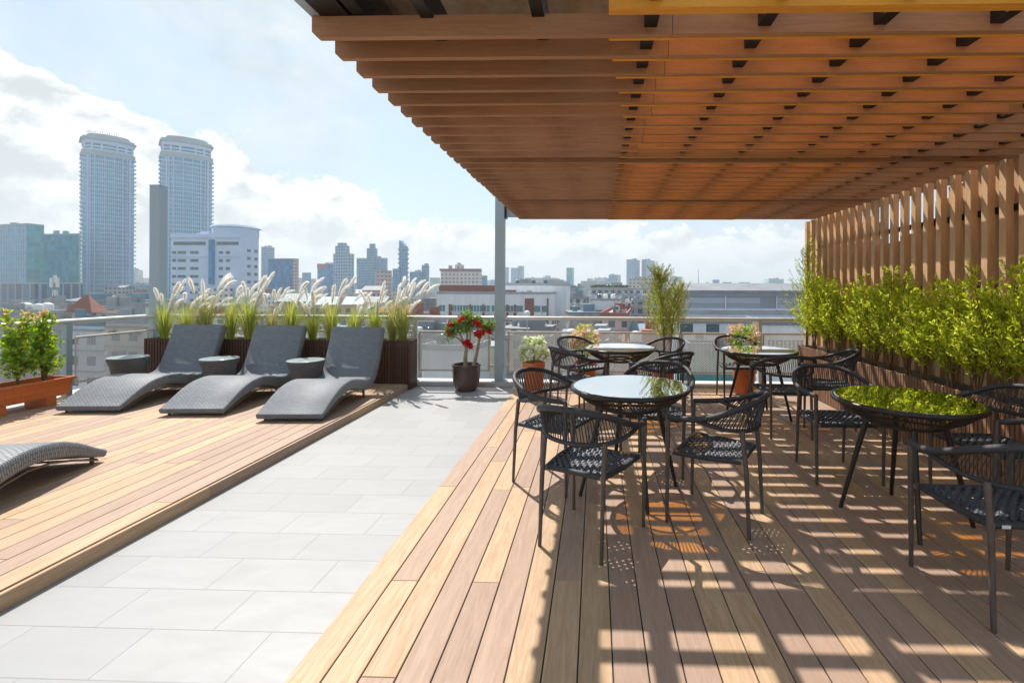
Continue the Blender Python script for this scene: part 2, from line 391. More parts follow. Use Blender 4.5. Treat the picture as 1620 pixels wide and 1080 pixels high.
def tag(o, label, cat, group=None):
    o['label'] = label; o['category'] = cat
    if group: o['group'] = group
    return o
def empty(name, loc, rz, label, cat, group=None):
    o = bpy.data.objects.new(name, None); COL.objects.link(o); o.location = loc; o.rotation_euler.z = rz
    o.empty_display_size = 0.2
    return tag(o, label, cat, group)
def struct(o, kind='structure'): o['kind'] = kind; return o
def dup(root, loc, rz, label, cat=None, scale=None):

    for o in root.children_recursive: pass
    def cp(o, par):
        c = o.copy(); COL.objects.link(c); c.parent = par
        for ch in list(o.children): cp(ch, c)
        return c
    r = root.copy(); COL.objects.link(r); r.location = loc; r.rotation_euler.z = rz; r['label'] = label
    if scale: r.scale = scale
    for ch in list(root.children): cp(ch, r)
    return r
def spline(pts, n):
    """catmull-rom through pts"""
    P = [Vector(p) for p in pts]; P = [P[0]*2-P[1]] + P + [P[-1]*2-P[-2]]
    out = []; S = len(P)-3
    for i in range(n+1):
        t = i/n*S; k = min(int(t), S-1); u = t-k
        a, b, c, d = P[k:k+4]
        out.append(0.5*((2*b)+(c-a)*u+(2*a-5*b+4*c-d)*u*u+(-a+3*b-3*c+d)*u**3))
    return out

# ================================================================== SETTING
# ---- tiled roof floor, kerbs
mb = MB(); mb.poly([(-6.9,-3,0),(3.6,-3,0),(3.6,7.25,0),(-6.9,7.25,0)])
struct(mb.build('tile_floor', 'tile'))
mb = MB(); mb.box(-6.9, 3.6, -3, 7.25, -0.5, -0.006)
struct(mb.build('roof_slab', 'kerb'))
mb = MB()
mb.bbox(-6.9, 3.6, 6.97, 7.27, 0.002, 0.06, 0.006)
mb.bbox(-6.9, -6.52, -3, 6.969, 0.002, 0.062, 0.006)
struct(mb.build('roof_edge_kerb', 'kerb'))

# ---- plank decks
def deck(name, x0, x1, y0, y1, z0, z1, pitch, seed, fixed={}, nosing=None):
    r = random.Random(seed); mb = MB(); x = x0; i = 0; gap = 0.0055
    while x < x1 - 0.02:
        w = min(pitch, x1-x)
        if i in fixed: segs = fixed[i]
        else:
            segs = []; y = y0 - r.uniform(0, 1.8); t = r.random() < 0.5
            while y < y1:
                L = r.choice((1.55, 1.95, 2.45, 0.95)); segs.append((y, 'tan' if t else 'mauve')); y += L
                t = (not t) if r.random() < 0.72 else t
        for k, (ys, tone) in enumerate(segs):
            ye = segs[k+1][0] if k+1 < len(segs) else y1
            a, b = max(ys, y0), min(ye, y1)
            if b-a < 0.01: continue
            mb.bbox(x+gap/2, x+w-gap/2, a+0.001, b-0.001, z0, z1, 0.0022, 0 if tone == 'tan' else 1)
        x += w; i += 1
    return mb
fx = {0: [(-3,'mauve'),(0.9,'tan'),(3.44,'mauve'),(5.55,'tan')],
      1: [(-3,'tan'),(2.33,'mauve'),(4.3,'tan'),(6.0,'mauve')],
      2: [(-3,'mauve'),(1.75,'tan'),(3.95,'mauve'),(6.2,'tan')],
      3: [(-3,'tan'),(1.0,'mauve'),(3.4,'tan'),(4.8,'mauve')],
      4: [(-3,'mauve'),(2.33,'tan'),(3.45,'mauve'),(4.6,'tan'),(6.3,'mauve')],
      5: [(-3,'tan'),(0.8,'mauve'),(3.9,'tan'),(5.6,'mauve')],
      6: [(-3,'tan'),(3.5,'mauve'),(5.1,'tan')],
      7: [(-3,'mauve'),(0.5,'tan'),(2.36,'mauve'),(4.4,'tan')],
      8: [(-3,'mauve'),(0.7,'tan'),(3.2,'mauve'),(5.2,'tan')],
      9: [(-3,'tan'),(0.6,'mauve'),(3.5,'tan')],
      10: [(-3,'tan'),(1.2,'mauve'),(2.9,'tan'),(4.5,'mauve')],
      11: [(-3,'tan'),(0.9,'mauve'),(2.3,'mauve'),(3.6,'tan'),(5.5,'mauve')],
      12: [(-3,'mauve'),(0.6,'tan'),(2.9,'mauve'),(4.6,'tan')],
      13: [(-3,'tan'),(2.3,'mauve'),(4.4,'tan'),(6.0,'mauve')]}
struct(deck('dining_deck', -1.12, 2.86, -3, 6.968, 0.001, 0.012, 0.1325, 3, fx).build('dining_deck', ['tan', 'mauve']))
mb = MB(); mb.poly([(-1.12,-3,0.004),(2.86,-3,0.004),(2.86,6.968,0.004),(-1.12,6.968,0.004)])
struct(mb.build('dining_deck_underlay', 'steel_black'))
# lounge deck: a low step up; fascia boards on its open side
mb = deck('lounge_deck', -6.49, -2.632, -3, 6.968, 0.05, 0.08, 0.1325, 11)
struct(mb.build('lounge_deck', ['tan', 'mauve']))
mb = MB(); mb.box(-6.49, -2.64, -3, 6.968, 0.003, 0.049)
struct(mb.build('lounge_deck_base', 'steel_black'))
mb = MB(); y = -3; t = 0
for (a, b, t) in ((-3, 1.3, 1), (1.3, 3.21, 0), (3.21, 5.1, 1), (5.1, 6.0, 0), (6.0, 6.66, 1)):
    mb.bbox(-2.630, -2.608, a, b-0.002, 0.001, 0.081, 0.003, t)
struct(mb.build('lounge_deck_fascia', ['tan', 'mauve']))

# ---- railings
def expanded(mb, u0, u1, z0, z1, P, cw=0.039, ch=0.0140, r=0.0050):
    """expanded metal: mirrored zigzag strands; P maps (u, z) to a point"""
    rows = int((z1-z0)/ch); ch = (z1-z0)/rows; n = max(2, int((u1-u0)/(cw/2))); du = (u1-u0)/n
    for i in range(rows+1):
        zc = z0+i*ch; sgn = 1 if i % 2 else -1
        pts = []
        for k in range(n+1):
            a = 1 if k % 2 else -1
            pts.append(P(u0+k*du, min(z1, max(z0, zc + sgn*a*ch*0.5))))
        mb.tube(pts, r, 4, 0, False)
def panel(parent, u0, u1, z0, z1, P, fr=0.012):
    f = MB(); 
    for (a, b, c, d) in ((u0, z0, u1, z0), (u0, z1, u1, z1), (u0, z0, u0, z1), (u1, z0, u1, z1)):
        f.tube([P(a, b), P(c, d)], fr, 4)
    p = f.build('panel_frame', 'beige', parent)
    e = MB(); expanded(e, u0+fr, u1-fr, z0+fr, z1-fr, P); e.build('metal_mesh', 'rail', p)
    return p
rl = empty('railing', (0, 7.12, 0.06), 0, 'long straight pale grey rail with mesh panels along the back of the terrace', 'railing')
Pb = lambda u, z: (u, 0, z-0.06)
mb = MB(); mb.tube([(-6.45, 0, 0.925), (-1.5, 0, 0.925)], 0.03, 12); mb.tube([(-1.34, 0, 0.925), (3.4, 0, 0.925)], 0.03, 12)
mb.build('top_rail', 'rail', rl, True)
for x in (-5.2, -3.9, -2.67, 2.40):
    mb = MB(); mb.box(x-0.025, x+0.025, -0.02, 0.02, 0, 0.90); mb.box(x-0.06, x+0.06, -0.05, 0.05, 0, 0.012); mb.build('post', 'rail', rl)
for (a, b) in ((-6.35, -5.25), (-5.15, -3.95), (-3.85, -2.72), (-2.61, -1.57), (-1.28, 1.24), (1.27, 2.35), (2.45, 3.35)):
    panel(rl, a, b, 0.20, 0.785, Pb)
for x in (-1.56, -1.33):
    for z in (0.20, 0.62): mb = MB(); mb.box(x, x+0.06, -0.01, 0.01, z, z+0.035); mb.build('bracket', 'beige', rl)
rs = empty('railing', (-6.6, 5.86, 0.062), 0, 'side railing running along the left edge beside the orange planter', 'railing')
mb = MB(); mb.tube([(0, -8.5, 0.925), (0, 1.2, 0.925)], 0.032, 12); mb.build('top_rail', 'rail', rs, True)
for y in (-6, -4, -2, 0):
    mb = MB(); mb.box(-0.035, 0.035, y-0.035, y+0.035, 0, 0.90); mb.build('post', 'post', rs)
Ps = lambda u, z: (0, u-5.86, z-0.062)
for (a, b) in ((3.95, 5.72), (2.0, 3.8), (5.96, 7.05)): panel(rs, a, b, 0.20, 0.785, Ps)
# corner column
mb = MB(); mb.box(-0.075, 0.075, -0.07, 0.07, 0, 2.88); mb.box(-0.08, 0.08, -0.075, 0.075, 2.88, 2.89)
mb.box(-0.09, 0.09, -0.09, 0.09, 0, 0.012)
tag(mb.build('steel_column', 'post', loc=(-6.60, 7.12, 0.06)), 'tall free-standing grey steel column at the corner behind the grasses', 'column')

# ---- pergola
pg = empty('pergola', (-1.41, 7.12, 0.06), 0, 'brown slatted timber pergola roof over the dining tables', 'pergola')
OX, OY, OZ = -1.41, 7.12, 0.06
def pbox(name, mat, x0, x1, y0, y1, z0, z1):
    q = MB(); q.box(x0-OX, x1-OX, y0-OY, y1-OY, z0-OZ, z1-OZ); return q.build(name, mat, pg)
ZB, SH, ST = 2.447, 0.085, 0.03
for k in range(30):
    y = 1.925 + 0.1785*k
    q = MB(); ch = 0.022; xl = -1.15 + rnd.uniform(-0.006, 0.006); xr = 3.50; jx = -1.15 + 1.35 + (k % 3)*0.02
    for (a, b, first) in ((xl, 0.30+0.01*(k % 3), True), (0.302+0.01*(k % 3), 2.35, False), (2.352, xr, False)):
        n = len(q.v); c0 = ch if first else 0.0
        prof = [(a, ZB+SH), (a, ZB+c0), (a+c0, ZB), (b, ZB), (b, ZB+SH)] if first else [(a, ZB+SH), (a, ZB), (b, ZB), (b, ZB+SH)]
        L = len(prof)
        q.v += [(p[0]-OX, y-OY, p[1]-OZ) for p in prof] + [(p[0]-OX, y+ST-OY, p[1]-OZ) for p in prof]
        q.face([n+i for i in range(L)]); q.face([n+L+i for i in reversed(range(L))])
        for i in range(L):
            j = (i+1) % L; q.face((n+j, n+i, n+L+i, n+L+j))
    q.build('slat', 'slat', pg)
    x0 = 0.05 + 0.022*k*(1 if k < 6 else 0) + (0.13 if k >= 6 else 0)
    xe = 2.35 - 0.011*k
    qb = MB(); qb.box(x0-OX, xe-OX, y+ST+0.001-OY, y+ST+0.016-OY, ZB-0.003-OZ, ZB+0.03-OZ)
    xa = x0
    for jn in range(11):
        jxx = -0.68 + 0.447*jn
        if jxx < x0: continue
        xb = min(xe, jxx-0.045)
        if xb > xa + 0.02: qb.box(xa-OX, xb-OX, y+ST+0.002-OY, y+ST+0.015-OY, ZB+0.0302-OZ, 2.652-OZ)
        xa = jxx+0.045  # gap at each joist cuts the amber bounce, shaping a darker patch there
        if xa > xe: break
    qb.build('backing_board', 'amber', pg)
pbox('backing_board', 'amber', 0.045, 3.24, 1.745, 1.79, ZB, ZB+0.046)
for i in range(10):
    x = -0.68 + 0.447*i
    pbox('joist', 'steel_black', x-0.025, x+0.025, 1.60, 7.14, ZB+(0.026 if x > 0 else 0.072), 2.64)  # right-hand joists set lower; their black stands in for soft shade between slats
pbox('edge_beam', 'steel_black', -1.11, -1.00, 0.4, 7.14, ZB+SH+0.003, 2.69)
pbox('edge_beam', 'steel_black', -0.985, -0.93, 0.4, 7.14, ZB+SH+0.003, 2.60)
pbox('fascia', 'post', -1.16, -1.12, 0.2, 7.14, ZB+SH+0.003, 2.80)
pbox('cross_beam', 'steel_black', -1.0, 3.2, 3.70, 3.85, 2.546, 2.715)
pbox('cross_beam', 'steel_black', -1.0, 3.2, 5.58, 5.72, 2.546, 2.705)
pbox('end_beam', 'post', -1.34, 3.2, 7.15, 7.23, 2.49, 2.66)
q = MB(); q.box(-0.066, 0.066, -0.065, 0.065, 0, 2.75); q.box(-0.10, 0.10, -0.10, 0.10, 0, 0.012); q.build('post', 'post', pg)
pbox('end_plate', 'steel_black', -1.342, -1.325, 7.10, 7.24, 2.46, 2.70)
# corrugated canopy over the near end
q = MB(); n = 30
for i in range(n):
    xa, xb = -1.13+1.2*i/n, -1.13+1.2*(i+1)/n
    za, zb = 2.80+0.008*math.sin(i*1.4), 2.80+0.008*math.sin((i+1)*1.4)
    q.poly([(xa-OX,0.2-OY,za-OZ),(xb-OX,0.2-OY,zb-OZ),(xb-OX,2.75-OY,zb-OZ),(xa-OX,2.75-OY,za-OZ)])
    q.poly([(xa-OX,0.2-OY,za+0.004-OZ),(xa-OX,2.75-OY,za+0.004-OZ),(xb-OX,2.75-OY,zb+0.004-OZ),(xb-OX,0.2-OY,zb+0.004-OZ)])
q.build('roof_sheet', 'sheet', pg)

# ---- slatted side screen
ss = empty('slatted_screen', (3.2, 5, 0), 0, 'tall brown screen of upright fins behind the green shrubs', 'screen')
r2 = random.Random(4)
for k in range(34):
    y = 1.53 + 0.176*k
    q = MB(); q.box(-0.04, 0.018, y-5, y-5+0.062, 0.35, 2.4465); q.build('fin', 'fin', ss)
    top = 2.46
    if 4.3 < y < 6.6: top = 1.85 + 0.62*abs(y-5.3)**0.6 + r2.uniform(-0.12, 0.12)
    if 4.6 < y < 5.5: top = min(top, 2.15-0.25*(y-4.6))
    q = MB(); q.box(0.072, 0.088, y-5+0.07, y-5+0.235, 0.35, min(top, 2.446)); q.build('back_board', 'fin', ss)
for z in (1.42, 2.05):
    q = MB(); q.box(0.022, 0.060, -4.0, 2.25, z, z+0.05); q.build('rail', 'steel_black', ss)

# ================================================================== PLANTER BOXES
def clad_box(name, x0, x1, y0, y1, z0, z1, mat, pitch, label, soil_mat, faces=('f',), liner=True):
    cx, cy = (x0+x1)/2, (y0+y1)/2
    t = empty(name, (cx, cy, z0), 0, label, 'planter')
    hx, hy, H = (x1-x0)/2, (y1-y0)/2, z1-z0
    q = MB(); q.box(-hx+0.014, hx-0.014, -hy+0.014, hy-0.014, 0, H-0.10); q.build('inner_box', 'steel_black', t)
    q = MB(); w = pitch*0.74
    n = int((x1-x0)/pitch)
    for i in range(n):
        x = -hx + (i+0.13)*(x1-x0)/n
        q.bbox(x, x+w, -hy, -hy+0.013, 0, H, 0.002)
        q.bbox(x, x+w, hy-0.013, hy, 0, H, 0.002)
    n = int((y1-y0)/pitch)
    for i in range(n):
        y = -hy + (i+0.13)*(y1-y0)/n
        q.bbox(hx-0.013, hx, y, y+w, 0, H, 0.002)
        q.bbox(-hx, -hx+0.013, y, y+w, 0, H, 0.002)
    q.build('slat_cladding', mat, t)
    q = MB()
    for (a, b, c, d) in ((-hx+0.014, hx-0.014, -hy+0.014, -hy+0.04), (-hx+0.014, hx-0.014, hy-0.04, hy-0.014), (-hx+0.014, -hx+0.04, -hy+0.04, hy-0.04), (hx-0.04, hx-0.014, -hy+0.04, hy-0.04)):
        q.box(a, b, c, d, H-0.10, H-0.006)
    q.build('liner', 'bracket', t)
    q = MB(); r = random.Random(9); nx, ny = max(4, int((x1-x0)/0.05)), max(4, int((y1-y0)/0.05))
    gx = [[(-hx+0.04+(2*hx-0.08)*i/nx, -hy+0.04+(2*hy-0.08)*j/ny, H-0.055+r.uniform(-0.008, 0.012)) for j in range(ny+1)] for i in range(nx+1)]
    n0 = len(q.v)
    for row in gx: q.v += row
    for i in range(nx):
        for j in range(ny): q.face((n0+i*(ny+1)+j, n0+(i+1)*(ny+1)+j, n0+(i+1)*(ny+1)+j+1, n0+i*(ny+1)+j+1))
    # loose chips lying on the soil
    for _ in range(int((x1-x0)*(y1-y0)*900)):
        x, y = r.uniform(-hx+0.05, hx-0.05), r.uniform(-hy+0.05, hy-0.05)
        T = Matrix.Translation((x, y, H-0.045)) @ Euler((r.uniform(-.5,.5), r.uniform(-.5,.5), r.uniform(0, 6))).to_matrix().to_4x4()
        a, b = r.uniform(.008, .02), r.uniform(.005, .01)
        q.box(-a, a, -b, b, 0, 0.005, 1, T)
    q.build('soil', [soil_mat, 'chips'], t)
    return t
clad_box('planter_box', -6.42, -2.585, 6.70, 6.965, 0.0, 0.69, 'planter', 0.04, 'long dark red-brown slatted planter box holding the feathery grasses', 'soil')
clad_box('planter_box', 2.88, 3.14, 1.4, 6.96, 0.0, 0.64, 'planter2', 0.04, 'brown slatted planter trough of lime green shrubs along the screen', 'soil')

# ================================================================== GRASSES
def ribbon(q, pts, w, mi=0, twist=0.0):
    P = [Vector(p) for p in pts]; n0 = len(q.v); K = len(P)
    d = (P[-1]-P[0]); s = Vector((-d.y, d.x, 0))
    s = s.normalized() if s.length > 1e-5 else Vector((1, 0, 0))
    s = Matrix.Rotation(twist, 3, 'Z') @ s
    for i, p in enumerate(P):
        ww = w*(1-(i/(K-1))**2*0.9)/2
        q.v += [tuple(p-s*ww), tuple(p+s*ww)]
    for i in range(K-1): q.face((n0+2*i, n0+2*i+1, n0+2*i+3, n0+2*i+2), mi)
def arc_pts(base, az, lean, L, droop, n=5):
    """a blade: starts steep and bends over towards az"""
    p = Vector(base); out = [p.copy()]; th = lean
    for i in range(n):
        d = Vector((math.cos(az)*math.sin(th), math.sin(az)*math.sin(th), math.cos(th)))
        p = p + d*(L/n); out.append(p.copy()); th += droop/n*(0.5+i/n)
    return out
def grass_variant(seed, dry):
    r = random.Random(seed)
    root = empty('fountain_grass', (0, 0, 0), 0, '', 'ornamental grass', 'feathery fountain grasses in the dark slatted planter')
    q = MB()
    for i in range(330):
        az = r.uniform(0, 2*PI); rad = abs(r.gauss(0, 0.025))
        L = r.uniform(0.30, 0.70)
        ribbon(q, arc_pts((rad*math.cos(az), rad*math.sin(az), 0), az+r.uniform(-.5,.5), abs(r.gauss(0.10, 0.14)), L, r.uniform(0.1, 1.1)*(1.3 if r.random() < 0.2 else 0.7), 5), r.uniform(0.0045, 0.008), 1 if r.random() < dry else 0, r.uniform(-0.6, 0.6))
    q.build('blades', ['blade', 'blade_dry'], root)
    for i in range(r.randint(8, 10)):
        az = r.gauss(0.0, 0.7); L = r.uniform(0.42, 0.76)
        lean = r.uniform(0.04, 0.42)
        st = arc_pts((r.uniform(-.02,.02), r.uniform(-.02,.02), 0), az, lean, L, r.uniform(0.15, 0.5), 5)
        d = (st[-1]-st[-2]).normalized(); th = math.acos(max(-1, min(1, d.z)))
        pl = arc_pts(st[-1], az, th, r.uniform(0.18, 0.29), r.uniform(0.3, 1.5), 9)
        pm = MB()
        pm.tube(st, 0.0022, 3, 1, False)
        K = len(pl)
        for k in range(K-1):
            for j in range(60):
                t = r.random(); p = pl[k].lerp(pl[k+1], t); u = (k+t)/(K-1)
                rad = 0.034*math.sin(PI*min(1, 0.12+u*0.86))**0.7
                dirv = (pl[k+1]-pl[k]).normalized()
                off = Vector((r.gauss(0,1), r.gauss(0,1), r.gauss(0,1))); off = (off-dirv*off.dot(dirv)).normalized()
                e = p + off*rad*r.uniform(.6, 1.2) + dirv*rad*1.4
                s = dirv.cross(off)*0.0032
                pm.poly([p-s, p+s, e])
        pm.build('plume', ['plume', 'blade_dry'], root)
    return root
gv = [grass_variant(s, d) for s, d in ((1, 0.25), (2, 0.15), (3, 0.6))]
gx = [-6.22, -5.92, -5.62, -5.28, -4.96, -4.68, -4.38, -4.06, -3.78, -3.46, -3.14, -2.90, -2.74]
gp = ['first grass clump from the left, beside the tall grey column', 'second grass clump from the left, above the first lounger back', 'third grass clump from the left, over the first lounger back',
      'feathery grass clump just right of the first lounger back', 'feathery grass clump left of the second lounger back', 'feathery grass clump rising over the left edge of the second lounger back',
      'feathery grass clump over the middle of the second lounger back', 'green grass clump just right of the second lounger back', 'bright grass clump midway between second and third lounger',
      'grass clump just left of the third lounger back', 'upright green grass clump over the third lounger back', 'dry tan grass clump right of the third lounger back', 'arching pale grass clump at the right end of the dark planter']
gk = [1, 0, 2, 0, 1, 2, 0, 1, 1, 0, 1, 2, 2]
used = set()
for i, x in enumerate(gx):
    r = random.Random(50+i); v = gk[i]; s = r.uniform(0.86, 1.14)
    loc = (x, 6.83+r.uniform(-.03,.03), 0.63)
    if v not in used:
        used.add(v); o = gv[v]; o.location = loc; o.rotation_euler.z = r.uniform(-.5,.5); o['label'] = gp[i]; o.scale = (s, s, s)
    else: dup(gv[v], loc, r.uniform(-1.1,1.1), gp[i], scale=(s, s, s*r.uniform(.95,1.05)))

# ================================================================== SHRUBS
def leaf(q, p, d, L, W, mi, r):
    """a small pointed leaf as two triangles folded a little"""
    d = d.normalized(); s = d.cross(Vector((r.uniform(-1,1), r.uniform(-1,1), r.uniform(-1,1))))
    if s.length < 1e-4: return
    s = s.normalized()*W/2
    a = p; b = p+d*L; m = p+d*L*0.45
    q.poly([a, m+s, b, m-s], mi)
def branchy(seed, H, spread, n_main, leafL, leafW, per, mats, bark, stem_r=0.008, base_bare=0.18, name='shrub', upright=0.8, tuft=1.0, leaf_jit=0.6, pmi=None):
    """stems with twigs; leaves set along every twig"""
    r = random.Random(seed); wood = MB(); lf = MB()
    for i in range(n_main):
        az = r.uniform(0, 2*PI); L = H*r.uniform(0.72, 1.0)
        st = arc_pts((r.uniform(-.02,.02), r.uniform(-.02,.02), 0), az, r.uniform(0.0, spread/H*0.75), L, r.uniform(-0.15, 0.2), 8)
        wood.tube(st, [stem_r*(1-0.85*k/8) for k in range(9)], 5)
        nt = int(30*tuft)
        for t in range(nt):
            u = base_bare + (1-base_bare)*((t+r.random())/nt)
            k = min(7, int(u*8)); p = st[k].lerp(st[k+1], u*8-k)
            a2 = r.uniform(0, 2*PI); tl = (1.08-u)*spread*r.uniform(0.7, 1.35)*1.1 + 0.03
            tp = arc_pts(p, a2, r.uniform(0.7, 1.25)*(1.25-upright*0.6), tl, r.uniform(-0.7, 0.1), 4)
            wood.tube(tp, 0.0016, 3, 0, False)
            m = int(per*(0.4+tl/spread))
            for j in range(m):
                w = r.random()**0.8; kk = min(3, int(w*4)); pp = tp[kk].lerp(tp[kk+1], w*4-kk)
                dv = (tp[kk+1]-tp[kk]).normalized() + Vector((r.gauss(0,1), r.gauss(0,1), r.gauss(0,1)))*leaf_jit
                mi = pmi(u, w, r) if pmi else (0 if r.random() < 0.8 else 1)
                leaf(lf, pp, dv, leafL*r.uniform(.6,1.2), leafW*r.uniform(.7,1.2), mi, r)
    return wood, lf
SG = 'lime green feathery shrubs in the long trough'
def shrub_variant(seed, H, spread):
    t = empty('shrub', (0, 0, 0), 0, '', 'shrub', SG)
    w, l = branchy(seed, H*1.08, spread*1.2, 6, 0.036, 0.0095, 32, ['leaf_lime'], 'bark', 0.007, 0.2, tuft=1.1, leaf_jit=0.5, upright=1.0)
    w.build('stems', 'bark', t); l.build('foliage', ['leaf_lime', 'leaf_yg'], t); return t
sv = [shrub_variant(21, 0.92, 0.24), shrub_variant(22, 1.00, 0.26), shrub_variant(23, 0.86, 0.26)]
sy = [(6.62, 1, 1.08), (6.28, 0, 1.06), (5.95, 2, 1.08), (5.62, 1, .98), (5.30, 2, 1.10), (5.0, 0, 1.0), (4.70, 1, .95), (4.42, 2, 1.06), (4.14, 0, 1.04), (3.86, 1, 1.0), (3.60, 2, 1.04), (3.34, 0, 1.0), (3.08, 1, .95), (2.75, 2, 1.0), (2.4, 1, 1.0)]
ordn = ['farthest', 'second farthest', 'third farthest', 'fourth farthest', 'fifth farthest', 'sixth farthest', 'seventh farthest', 'eighth farthest', 'ninth farthest', 'tenth farthest', 'eleventh farthest', 'twelfth farthest', 'third nearest', 'second nearest', 'nearest']
used = set()
for i, (y, v, s) in enumerate(sy):
    lab = ordn[i] + ' lime green feathery shrub in the trough by the slatted screen'
    r = random.Random(90+i); loc = (2.99+r.uniform(-.03,.03), y, 0.58); rz = r.uniform(0, 6.28)
    if v not in used: used.add(v); o = sv[v]; o.location = loc; o.rotation_euler.z = rz; o.scale = (s*1.12, s*1.12, s*1.0); o['label'] = lab
    else: dup(sv[v], loc, rz, lab, scale=(s*1.15, s*1.15, s*r.uniform(.84, 1.14)))
t = empty('bamboo_shrub', (2.95, 6.82, 0.58), 0, 'tall thin airy bamboo-like shrub at the far corner of the trough', 'shrub')
w, l = branchy(31, 1.98, 0.50, 7, 0.042, 0.010, 13, None, None, 0.006, 0.10, tuft=0.85, leaf_jit=0.5)
w.build('stems', 'bark', t); l.build('foliage', ['leaf_yg', 'leaf_olive'], t)

# ================================================================== POTS AND POT PLANTS
def pot(name, loc, prof, mat, label, r_soil, z_soil, n=40):
    t = empty(name, loc, 0, label, 'plant pot')
    q = MB(); q.lathe(prof, n, cap=False)
    q.face([k for k in reversed(range(n))])
    q.build('pot_wall', mat, t, True, 35)
    q = MB(); q.lathe([(0.0001, z_soil+0.01), (r_soil*0.5, z_soil+0.006), (r_soil, z_soil)], 24, cap=False); q.build('soil', 'soil', t, True)
    return t
def terra_prof(r=0.135, h=0.28):
    return [(r*.80, 0), (r*.86, h*.04), (r*.94, h*.5), (r*.98, h*.80), (r*1.03, h*.81), (r*1.05, h*.86), (r*1.05, h*.99), (r*1.03, h), (r*.95, h), (r*.93, h*.9), (r*.90, h*.85)]
OP = 'orange terracotta pots along the back railing'
def opot(x, y, label, r=0.135, h=0.28):
    t = pot('terracotta_pot', (x, y, 0.012), terra_prof(r, h), 'terra', label, r*0.92, h*0.88); t['group'] = OP
    return t
opot(-0.83, 6.55, 'orange terracotta pot holding the white-flowered plant', 0.145, 0.42)
opot(-0.13, 6.62, 'orange terracotta pot holding the pink and cream plant', 0.15, 0.42)
opot(0.93, 6.62, 'orange terracotta pot holding the slim olive green tree', 0.15, 0.40)
opot(2.02, 6.62, 'orange terracotta pot under the croton near the rail post', 0.15, 0.42)
# white hydrangea-like plant
def mound(seed, H, rad, n, L, W, fl=None, nfl=0, stems=7):
    r = random.Random(seed); w = MB(); l = MB(); f = []
    for i in range(stems):
        az = r.uniform(0, 6.28); st = arc_pts((0, 0, 0), az, r.uniform(.05, .6), H*r.uniform(.6, .9), r.uniform(-.2, .2), 4)
        w.tube(st, [0.006, .005, .004, .003, .002], 5)
    for i in range(n):
        a = r.uniform(0, 6.28); z = H*r.uniform(0.22, 1.0); rr = rad*math.sqrt(r.random())*math.sin(PI*min(.95, .25+z/H*.62))
        p = Vector((rr*math.cos(a), rr*math.sin(a), z)); d = Vector((math.cos(a), math.sin(a), r.uniform(-.3, 1.0)))
        leaf(l, p, d+Vector((r.gauss(0,.5), r.gauss(0,.5), r.gauss(0,.4))), L*r.uniform(.6, 1.2), W*r.uniform(.7, 1.2), 0 if r.random() < .7 else 1, r)
    for i in range(nfl):
        a = r.uniform(0, 6.28); z = H*r.uniform(.5, 1.02); rr = rad*r.uniform(.85, 1.22)*math.sin(PI*min(.95, .3+z/H*.5))
        c = Vector((rr*math.cos(a), rr*math.sin(a), z))
        fm = MB(); f.append(fm)
        for j in range(fl):
            off = Vector((r.gauss(0,1), r.gauss(0,1), r.gauss(0,1))).normalized()
            leaf(fm, c+off*0.025, off+Vector((r.gauss(0,.6), r.gauss(0,.6), r.gauss(0,.6))), 0.040, 0.034, 0, r)
    return w, l, f
t = empty('flowering_plant', (-0.83, 6.55, 0.37), 0, 'leafy plant with greenish white flower heads in an orange pot', 'potted plant')
w, l, f = mound(41, 0.37, 0.19, 400, 0.050, 0.026, 46, 34)
w.build('stems', 'bark_g', t); l.build('leaves', ['leaf_yg', 'leaf_green'], t); [fm.build('flower_head', 'white_fl', t) for fm in f]
t = empty('flowering_plant', (-0.13, 6.62, 0.37), 0, 'bush of pink and cream leaves in the pot behind the far left table', 'potted plant')
w, l, f = mound(42, 0.56, 0.18, 520, 0.052, 0.024, 26, 20)
w.build('stems', 'bark', t); l.build('leaves', ['leaf_yg', 'leaf_peach'], t); [fm.build('flower_head', 'leaf_pinkw', t) for fm in f]
t = empty('flowering_plant', (2.02, 6.62, 0.37), 0, 'green and coral pink plant in the pot beside the rail post', 'potted plant')
w, l, f = mound(43, 0.56, 0.22, 560, 0.055, 0.026, 26, 16)
w.build('stems', 'bark', t); l.build('leaves', ['leaf_yg', 'leaf_green'], t); [fm.build('flower_head', 'leaf_pinkw', t) for fm in f]
# slim tree
t = empty('potted_tree', (0.93, 6.62, 0.35), 0, 'slim olive green needle-leaved tree standing by the railing', 'potted tree')
r = random.Random(51); w = MB(); l = MB()
w.tube(spline([(0, 0, 0), (.01, 0, .3), (0, .01, .6), (-.03, 0, 1.2)], 10), [.019, .018, .017, .016, .014, .012, .010, .008, .006, .004, .002], 8)
w.tube(spline([(.07, .02, 0), (.11, 0, .4), (.13, .01, .7), (.18, 0, 1.05)], 8), [.012, .011, .010, .009, .008, .006, .005, .003, .002], 7)
for (tr, H, dx, sp) in ((0, 1.24, -0.06, .50), (1, 1.08, 0.22, .42)):
    for i in range(200 if tr == 0 else 130):
        u = r.uniform(.30, 1.0); p = Vector((dx*u, 0, H*u)); az = r.uniform(0, 6.28)
        tl = sp*(1.25-u*0.9)*r.uniform(.7, 1.4)
        tp = arc_pts(p, az, r.uniform(.45, 1.0), tl, -0.55, 4); w.tube(tp, 0.0018, 3, 0, False)
        for j in range(44):
            wv = r.random(); kk = min(3, int(wv*4)); pp = tp[kk].lerp(tp[kk+1], wv*4-kk)
            dv = (tp[kk+1]-tp[kk]).normalized() + Vector((r.gauss(0,.5), r.gauss(0,.5), r.gauss(0,.5)))
            leaf(l, pp, dv, r.uniform(.025, .05), .0048, 0 if r.random() < .75 else 1, r)
w.build('trunk', 'bark', t); l.build('crown', ['leaf_olive', 'leaf_yg'], t)
